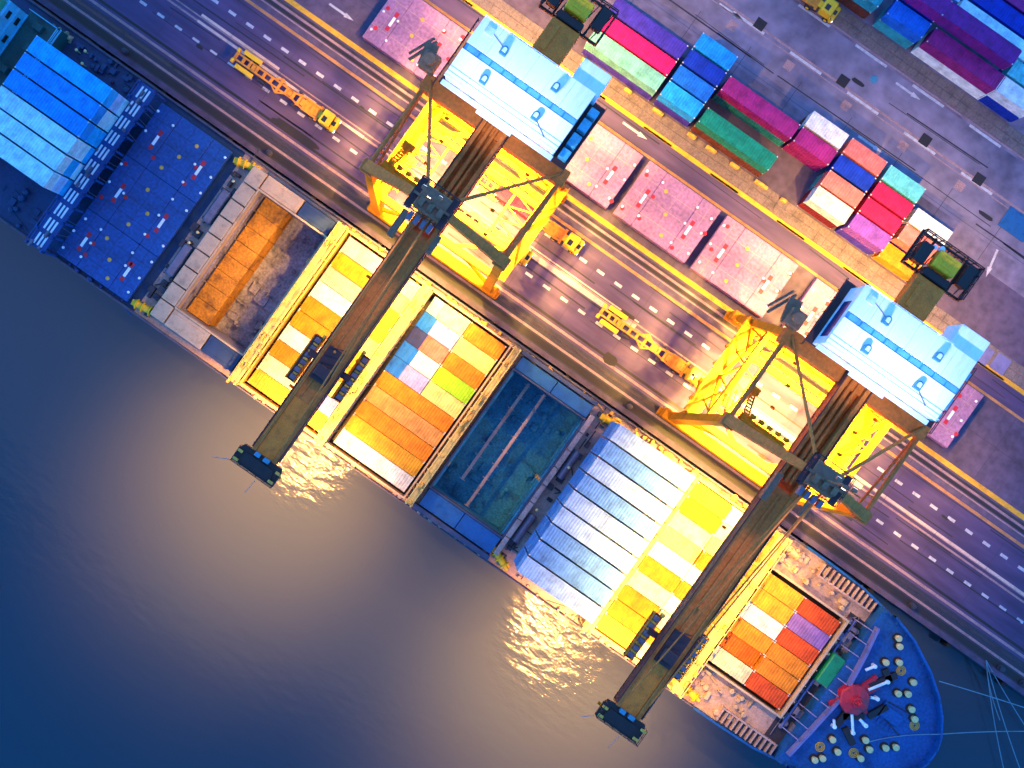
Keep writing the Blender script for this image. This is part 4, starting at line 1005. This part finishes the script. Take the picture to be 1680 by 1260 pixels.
    for x in (-4.0, -2.2, 2.2, 4.0): b.box(x - .13, x + .13, 40.4, 45.0, 30.81, 31.1)
    for k in range(8): b.beam((-3.9 + k, 40.7, 31.15), (-3.2 + k, 44.7, 31.15), .12)
    b.rail([(-4, 40.5, 31), (-4, 44.9, 31), (4, 44.9, 31), (4, 40.5, 31)], 1.2, .06, 1.1)
    b.bevbox(-3.6, -2.2, 41.0, 43.6, 31.15, 32.4, .1); b.bevbox(2.3, 3.6, 41.6, 44.4, 31.15, 32.1, .1); b.bevbox(-1.7, 1.7, 40.3, 41.3, 31, 32.2, .1)
    en = b.obj('end_frame', M['black'], bo)
    b = MB(); b.bevbox(-1.45, 1.45, 41.6, 43.7, 31.2, 32.7, .12); b.box(-.9, .9, 42.1, 43.2, 32.7, 32.76); b.obj('winch_cover', mat('winch_cover_yellow', (.92, .44, .005), .5), en)
    b = MB()
    for k in range(3): b.lathe((-2.9 + .8 * k, 43.4 + .3 * k, 31.2), ((.3, 0), (.3, .9), (.15, 1.0)), 10)
    b.obj('sheave', M['white'], en)
    # machinery house
    hx, y0, y1, zf, zr = 7.45, 26.2, 34.0, 32.4, 36.9
    b = MB(); b.box(-hx, hx, y0, y1, zf, zr - .3); ho = b.obj('machinery_house', M['roof_strip'], t)
    ym = (y0 + y1) / 2
    b = MB()
    for ya, yb in ((y0 - .12, ym - .42), (y1 + .12, ym + .42)):
        i = MB
        b.loft([[(-hx - .1, ya, zr - .3), (hx + .1, ya, zr - .3), (hx + .1, yb, zr - .3), (-hx - .1, yb, zr - .3)], [(-hx - .1, ya, zr - .18), (hx + .1, ya, zr - .18), (hx + .1, yb, zr + .12), (-hx - .1, yb, zr + .12)]])
    for k in range(1, 9):
        x = -hx + k * 2 * hx / 9
        for ya, yb in ((y0 - .1, ym - .45), (y1 + .1, ym + .45)): b.beam((x, ya, zr - .17), (x, yb, zr + .13), .03, .03)
    rf = b.obj('roof', M['roof'], ho)
    b = MB()
    for k in range(1, 6):
        x = -hx + k * 2 * hx / 6
        for ya, yb, q in ((y0 - .1, ym - .45, 1), (y1 + .1, ym + .45, 1)): b.beam((x, ya, zr - .175), (x, yb, zr + .125), .06, .02)
    b.obj('roof_seam', M['vent'] if False else M['roof_strip'], rf)
    b = MB(); b.rail([(-hx, y0, zr - .15), (hx, y0, zr - .15)], .9, .025, 1.9); b.rail([(-hx, y1, zr - .15), (4.0, y1, zr - .15)], .9, .025, 1.9); b.obj('roof_rail', M['roof_strip'], rf)
    b = MB(); b.bevbox(-6.6, -5.6, y1 - 1.5, y1 - .5, zr - .2, zr + .1, .04); b.obj('roof_hatch', M['roof_strip'], rf)
    b = MB(); b.beam((-5.6, y1 - 1.0, zr - .1), (-3.6, ym + 2.2, zr), .07); b.beam((5.6, y0 + .6, zr - .08), (3.7, ym - 2.2, zr), .07); b.obj('conduit', M['grey'], rf, split=None)
    b = MB(); b.box(-hx, hx, ym - .40, ym + .40, zr - .28, zr + .02); b.obj('roof_light', M['roof_blue'], rf)
    b = MB()
    for k in range(9): b.box(-hx + .3 + k * 1.65, -hx + 1.75 + k * 1.65, ym - .3, ym + .3, zr + .03, zr + .08)
    b.obj('glazing', mat('pale_rooflight_glass', (.12, .45, .75), .2), rf)
    for vx, vy in ((-3.5, -1.95), (-3.5, 1.95), (3.5, -1.95), (3.5, 1.95)):
        b = MB(); n = 10; pl = [(vx + .42 * math.cos(PI * k / n), ym + vy + .1 + .42 * math.sin(PI * k / n)) for k in range(n + 1)] + [(vx - .42, ym + vy - .55), (vx + .42, ym + vy - .55)]
        b.prism(pl, zr - .15, zr + .55); pl2 = [(vx + (x - vx) * .55, ym + vy + (y - ym - vy) * .55 + .05) for x, y in pl]; vn = b.obj('roof_vent', M['vent'], rf)
        b = MB(); b.prism(pl2, zr + .55, zr + .66); b.obj('vent_cap', M['roof_strip'], vn)
    b = MB(); b.bevbox(-hx - .2, hx + .2, y0 - .75, y0 - .15, zf + 2.6, zf + 2.8, .04); b.box(-2.6, 2.2, y0 - .95, y0 - .6, zf + 1.6, zf + 1.8); b.obj('gutter', M['roof_strip'], ho)
    b = MB(); b.box(-2.6, 2.4, y0 - .06, y0, zf + .6, zf + 1.9); b.box(-hx - .06, -hx, y0 + 1, y0 + 5.8, zf + 1, zf + 3.2); b.obj('window', mat('house_window', (.004, .03, .14), .15), ho)
    b = MB(); b.bevbox(4.2, 7.9, y1 + .1, y1 + 3.0, zf, zr - .9, .06); b.obj('annex', M['roof'], ho)
    b = MB(); b.box(-hx - .9, hx + 2.0, y0 - .1, y1 + .6, zf - .35, zf - .1)
    b.rail([(hx + 1.95, y0 - .8, zf - .1), (hx + 1.95, y1 + .5, zf - .1)], 1.1, .04, 1.4); b.rail([(-hx - 1.15, y0 - .8, zf - .1), (-hx - 1.15, y1 + .5, zf - .1)], 1.1, .04, 1.4)
    b.obj('house_platform', M['maroon'], t)
    b = MB()
    for k, (dy, L) in enumerate(((.6, 1.2), (2.2, 1.6), (4.4, 1.5), (6.3, 1.0))): b.bevbox(hx + .5, hx + 1.6, y0 + dy, y0 + dy + L, zf - .1, zf + 1.3 + .3 * (k % 2), .06)
    b.obj('electric_cabinet', M['sky_paint'], t)
    # trolley with side galleries and driver's cab
    b = MB()
    b.box(-1.1, 1.1, trolley_b - 2.2, trolley_b + 2.2, 31.35, 31.6); b.bevbox(-.9, .9, trolley_b - 1.6, trolley_b - .2, 31.6, 32.3, .1)
    for k in range(5): b.beam((-1.0, trolley_b - 2 + k, 31.7), (.9, trolley_b - 1.4 + k, 31.7), .12)
    tr = b.obj('trolley', M['maroon'], t)
    for sx in (-1, 1):
        b = MB(); xg = sx * 2.95; o = -1.0 if sx < 0 else .2
        b.box(xg - .6, xg + .6, trolley_b - 3.2 + o, trolley_b + 3.2 + o, 28.5, 28.65)
        b.box(min(xg - sx * 1.3, xg), max(xg - sx * 1.3, xg), trolley_b - .4, trolley_b + .4, 28.65, 29.5)
        g = b.obj('gallery', M['maroon'], tr)
        b = MB(); b.box(xg - sx * .55 - .14, xg - sx * .55 + .14, trolley_b - 3.2 + o, trolley_b + 3.2 + o, 28.65, 29.0)
        b.rail([(xg + sx * .58, trolley_b - 3.1 + o, 28.65), (xg + sx * .58, trolley_b + 3.1 + o, 28.65)], 1.0, .05, 1.0); b.obj('gallery_beam', Y, g)
        b = MB(); rnd = random.Random(int(ac * 7) + sx)
        for k in range(6): yy = trolley_b - 2.6 + o + k * 1.05; b.bevbox(xg - .25, xg + .45, yy - .3, yy + .3, 28.65, 29.1 + rnd.random() * .6, .05)
        b.obj('control_box', M['grey'], g)
        b = MB()
        for k in range(5): yy = trolley_b - 2.1 + o + k * 1.05; b.bevbox(xg + .1 - .3, xg + .1 + .3, yy - .14, yy + .14, 28.65, 29.3, .04)
        b.lathe((xg - sx * .5, trolley_b + 3.4 + o, 28.6), ((.25, 0), (.25, .8), (.1, .95)), 10); b.obj('motor', M['tan'], g)
    # stairs on the portal side
    b = MB(); sx = -1 if left_stairs else 1
    for k in range(4):
        z0 = 12.5 + k * 4.2; ya, yb = (15, 19) if k % 2 == 0 else (19, 15)
        for dx in (-.35, .35): b.beam((sx * 8.0 + dx, ya, z0), (sx * 8.0 + dx, yb, z0 + 4.2), .1, .25)
        for j in range(9): f = (j + .5) / 9; b.box(sx * 8 - .35, sx * 8 + .35, ya + (yb - ya) * f - .12, ya + (yb - ya) * f + .12, z0 + 4.2 * f, z0 + 4.2 * f + .05)
        b.box(sx * 8 - .8, sx * 8 + .8, yb - .5, yb + .5, z0 + 4.2, z0 + 4.28)
    b.rail([(-8.6, 14.6, 30.4), (-2.6, 14.6, 30.4)], 1.0, .05, 1.0); b.box(-8.6, -2.6, 14.4, 15.2, 30.2, 30.3); b.rail([(-8.6, 27.0, 12.4), (8.6, 27.0, 12.4)], 1.0, .05, 1.5); b.box(-8.6, 8.6, 26.8, 27.5, 12.3, 12.38)
    for k in range(5): b.bevbox(-8 + k * 1.2, -7.4 + k * 1.2, 15.3, 15.8, 30.3, 30.9, .05)
    b.obj('stairway', Y, t)
    b = MB(); b.beam((-11.0, TL + .8, 31.2), (-11.6, TL + 3.6, 31.2), 1.6, .5); b.bevbox(-11.6, -9.6, TL + .4, TL + 2.6, 30.8, 32.4, .12); b.tube((-10.6, TL + 1.5, 32.4), (-10.6, TL + 1.5, 33.2), .7, 14); b.beam((-13.2, TL + .8, 29.6), (-11.6, TL + 4.4, 29.8), .35); b.beam((-13.6, TL + 1.4, 29.6), (-12.1, TL + 4.6, 29.8), .3)
    b.obj('cable_reel', M['brown_grey'], t)
    # floodlights: fittings on the crane and the lamps inside them
    for (x, y, z) in LAMPS:
        lamp_part(t, x, y, z, .62)
    for (x, y, z), (wt, cone, tilt) in zip(LAMPS, LSPEC):
        l = bpy.data.lights.new('floodlight_lamp', 'SPOT'); l.energy = LE * wt * ((boost if x > 0 else boost ** .35) if -20 < y < 10 else 1); l.color = LC if y > -20 else (1.0, .45, .10); l.spot_size = math.radians(cone); l.spot_blend = 1.0; l.shadow_soft_size = .4
        lo = bpy.data.objects.new('floodlight_lamp', l); C.objects.link(lo); lo.parent = t; lo.location = (x, y, z - .15); lo.rotation_euler = (math.radians(tilt), 0, 0)
    # lamps and short mast added over the apex to whiten the house roof
    b = MB(); b.tube((0, AY, AZ), (0, AY, AZ + 6.2), .12, 8); b.beam((-1.2, AY, AZ + 6), (1.2, AY, AZ + 6), .12); mst = b.obj('added_lamp_mast', M['brown_grey'], t)
    for sx in (-1, 1):
        b = MB(); b.bevbox(sx * 1.0 - .25, sx * 1.0 + .25, AY + .02, AY + .38, AZ + 5.7, AZ + 6.15, .04); wl = b.obj('added_lamp', M['brown_grey'], mst)
        b = MB(); b.box(sx * 1.0 - .2, sx * 1.0 + .2, AY + .381, AY + .40, AZ + 5.75, AZ + 6.05); b.obj('lens', M['lamp_cool'], wl)  # lens of the added roof lamp
        l = bpy.data.lights.new('added_roof_light', 'SPOT'); l.energy = 15000; l.color = (1.0, .96, .94); l.spot_size = math.radians(74); l.spot_blend = .8; l.shadow_soft_size = .3
        lo = bpy.data.objects.new('added_roof_light', l); C.objects.link(lo); lo.parent = t; lo.location = (sx * 1.0, AY + .6, AZ + 5.9)
        lo.rotation_euler = (Vector((sx * 3.0, 31.5, 37)) - lo.location).to_track_quat('-Z', 'Y').to_euler()
    l = bpy.data.lights.new('added_boom_light', 'SPOT'); l.energy = 9000; l.color = (1.0, .80, .52); l.spot_size = math.radians(50); l.spot_blend = .9; l.shadow_soft_size = .3  # lamp added to brighten the top of the boom
    lo = bpy.data.objects.new('added_boom_light', l); C.objects.link(lo); lo.parent = t; lo.location = (0, AY - .6, AZ + 5.9)
    lo.rotation_euler = (Vector((0, -6, 31)) - lo.location).to_track_quat('-Z', 'Y').to_euler()
    b = MB(); b.bevbox(-.25, .25, AY - .38, AY - .05, AZ + 5.7, AZ + 6.15, .04); wl = b.obj('added_lamp', M['brown_grey'], mst)
    b = MB(); b.box(-.2, .2, AY - .40, AY - .381, AZ + 5.75, AZ + 6.05); b.obj('lens', M['lamp'], wl)  # lens of the added boom lamp
    return t
LC = (1.0, .57, .11); LE = 42000
# position, strength, cone in degrees, outward tilt in degrees
LAMPS = [(-2.7, -22.6, 29.6), (2.7, -22.6, 29.6), (-2.4, -13, 28.6), (2.4, -6, 28.6), (-2.4, 3, 28.6), (-6, 15.5, 26), (6, 15.5, 26), (-6, 24.4, 26), (6, 24.4, 26), (0, 34.5, 29.0), (0, 45.4, 29.4), (-5, 18.5, 25.5), (5, 18.5, 25.5), (-5, 21.8, 25.5), (5, 21.8, 25.5)]
LSPEC = [(6.3, 92, -18), (6.3, 92, -18), (.85, 140, 0), (.85, 140, 0), (.85, 140, 0), (2.4, 138, 0), (2.4, 138, 0), (2.7, 138, 0), (2.7, 138, 0), (2.5, 138, 0), (1.5, 130, 0), (2.7, 96, 0), (2.7, 96, 0), (2.7, 96, 0), (2.7, 96, 0)]
make_crane('yellow gantry crane farther from the bow, its boom between the two open holds', -11.8, -8.3, True)
make_crane('yellow gantry crane nearer the bow, its boom beside the red and orange containers', 40.2, -12.2, True, 2.6)

# ------------------------------------------------------------------ terminal trucks
def make_truck(label, x, y, rz, load=None, group='yellow terminal trucks on the quay road'):
    t = thing('terminal_truck', label, 'truck', (x, y, 0), rz, group)
    # tractor, nose towards +x
    b = MB(); b.bevbox(6.55, 8.35, -1.1, 1.1, 1.0, 2.7, .14); b.bevbox(8.3, 9.1, -1.15, 1.15, .6, 1.9, .18); b.box(6.0, 6.6, -.5, .5, .7, 1.6)
    cab = b.obj('cab', M['yellow'], t)
    b = MB(); b.quad([(8.36, -.85, 1.75), (8.36, .85, 1.75), (8.16, .8, 2.62), (8.16, -.8, 2.62)]); b.box(8.34, 8.37, -.95, .95, 1.9, 2.5); b.box(8.2, 8.9, -.35, .35, 1.9, 1.93); b.box(6.9, 7.6, -.75, .1, 2.7, 2.73); b.obj('windscreen', M['glass'], cab)
    b = MB()
    for s in (-1, 1): b.bevbox(9.05, 9.15, s * .85 - .18, s * .85 + .18, .9, 1.15, .02)
    b.obj('headlight', M['lamp_cool'], cab)
    b = MB(); b.beam((8.5, -1.15, 2.2), (8.7, -1.45, 2.3), .1); b.beam((8.5, 1.15, 2.2), (8.7, 1.45, 2.3), .1); b.obj('mirror', M['dark'], cab)
    b = MB(); b.box(3.8, 8.9, -.45, .45, .55, .95); b.bevbox(4.6, 6.3, -1.15, 1.15, .95, 1.15, .05); b.bevbox(5.2, 6.4, -1.2, -.6, .9, 1.5, .06); b.obj('tractor_frame', M['dark'], t)
    for xx in (8.2, 5.0):
        for s in (-1, 1):
            b = MB(); b.tube((xx, s * .7, .52), (xx, s * 1.15, .52), .52, 16); w = b.obj('wheel', M['rubber'], t)
            b = MB(); b.tube((xx, s * 1.15, .52), (xx, s * 1.18, .52), .28, 12); b.obj('rim', M['yellow'], w)
    # skeletal trailer
    b = MB()
    for s in (-1, 1):
        b.beam((-9.0, s * .48, 1.35), (1.2, s * .48, 1.35), .24, .4); b.beam((1.2, s * .48, 1.4), (3.4, s * .85, 1.55), .24, .34); b.beam((3.4, s * .85, 1.55), (5.9, s * .85, 1.55), .26, .32)
        b.beam((-2.4, s * .48, 1.35), (-1.2, s * 1.15, 1.4), .2, .3); b.beam((0, s * .48, 1.35), (-1.2, s * 1.15, 1.4), .2, .3)
    for x0 in (-8.9, -7.6, -6.5, -5.2, -3.9, -2.6, -1.2, 0.1, 1.3, 2.4, 3.5, 4.7, 5.9):
        wd = 1.2 if x0 in (-8.9, 5.9, -1.2) else .62 if x0 < 2 else .9
        b.box(x0 - .2, x0 + .2, -wd, wd, 1.3, 1.57)
    for x0 in (-5.8, .7, 3.0): b.box(x0 - .3, x0 + .3, -.5, .5, 1.32, 1.55)
    b.box(3.2, 6.0, -1.0, 1.0, 1.28, 1.4)
    ch = b.obj('trailer_frame', M['chassis'], t)
    b = MB()
    for s in (-1, 1):
        b.bevbox(-8.3, -5.2, s * 1.2 - .34, s * 1.2 + .34, 1.3, 1.42, .04); b.bevbox(-9.2, -8.8, s * .9 - .3, s * .9 + .3, 1.2, 1.75, .05)
    b.obj('mudguard', M['yellow'], ch)
    for xx in (-7.7, -6.2):
        for s in (-1, 1):
            b = MB(); b.tube((xx, s * .72, .5), (xx, s * 1.22, .5), .5, 16); w = b.obj('wheel', M['rubber'], t)
            b = MB(); b.tube((xx, s * 1.22, .5), (xx, s * 1.25, .5), .26, 12); b.obj('rim', M['chassis'], w)
    b = MB(); b.box(-9.06, -9.0, -.9, .9, 1.0, 1.2); b.obj('tail_light', M['red'], ch)
    b = MB(); b.box(1.6, 2.2, -1.2, -.95, .5, 1.3); b.box(1.6, 2.2, .95, 1.2, .5, 1.3); b.tube((-4.5, -.95, .9), (-3.2, -.95, .9), .3, 10); b.obj('landing_gear', M['dark'], ch)
    return t
t1 = P(470, 150, 1); t2 = P(1068, 568, 1)
make_truck('empty yellow terminal truck on the road beside the blue hatch covers', t1[0], t1[1], 0)
make_truck('empty yellow terminal truck on the road between the two cranes', t2[0], t2[1], 0)
make_truck('yellow terminal truck coming out from under a crane on the seaward lane', -8.6, 19.3, 0)
make_truck('yellow terminal truck carrying a dark red container beside a crane leg', -3.4, 24.9, 0)
o = container(-6.0, 24.9, 1.62 + 2.591, 'crimson', L20, 'dark red twenty foot container riding on a yellow truck by a crane leg', 'containers on trucks')
x, y = P(1352, 4, 1.5)
make_truck('yellow terminal truck on the far pavement by the teal container', x - 6.5, 74.4, 0)
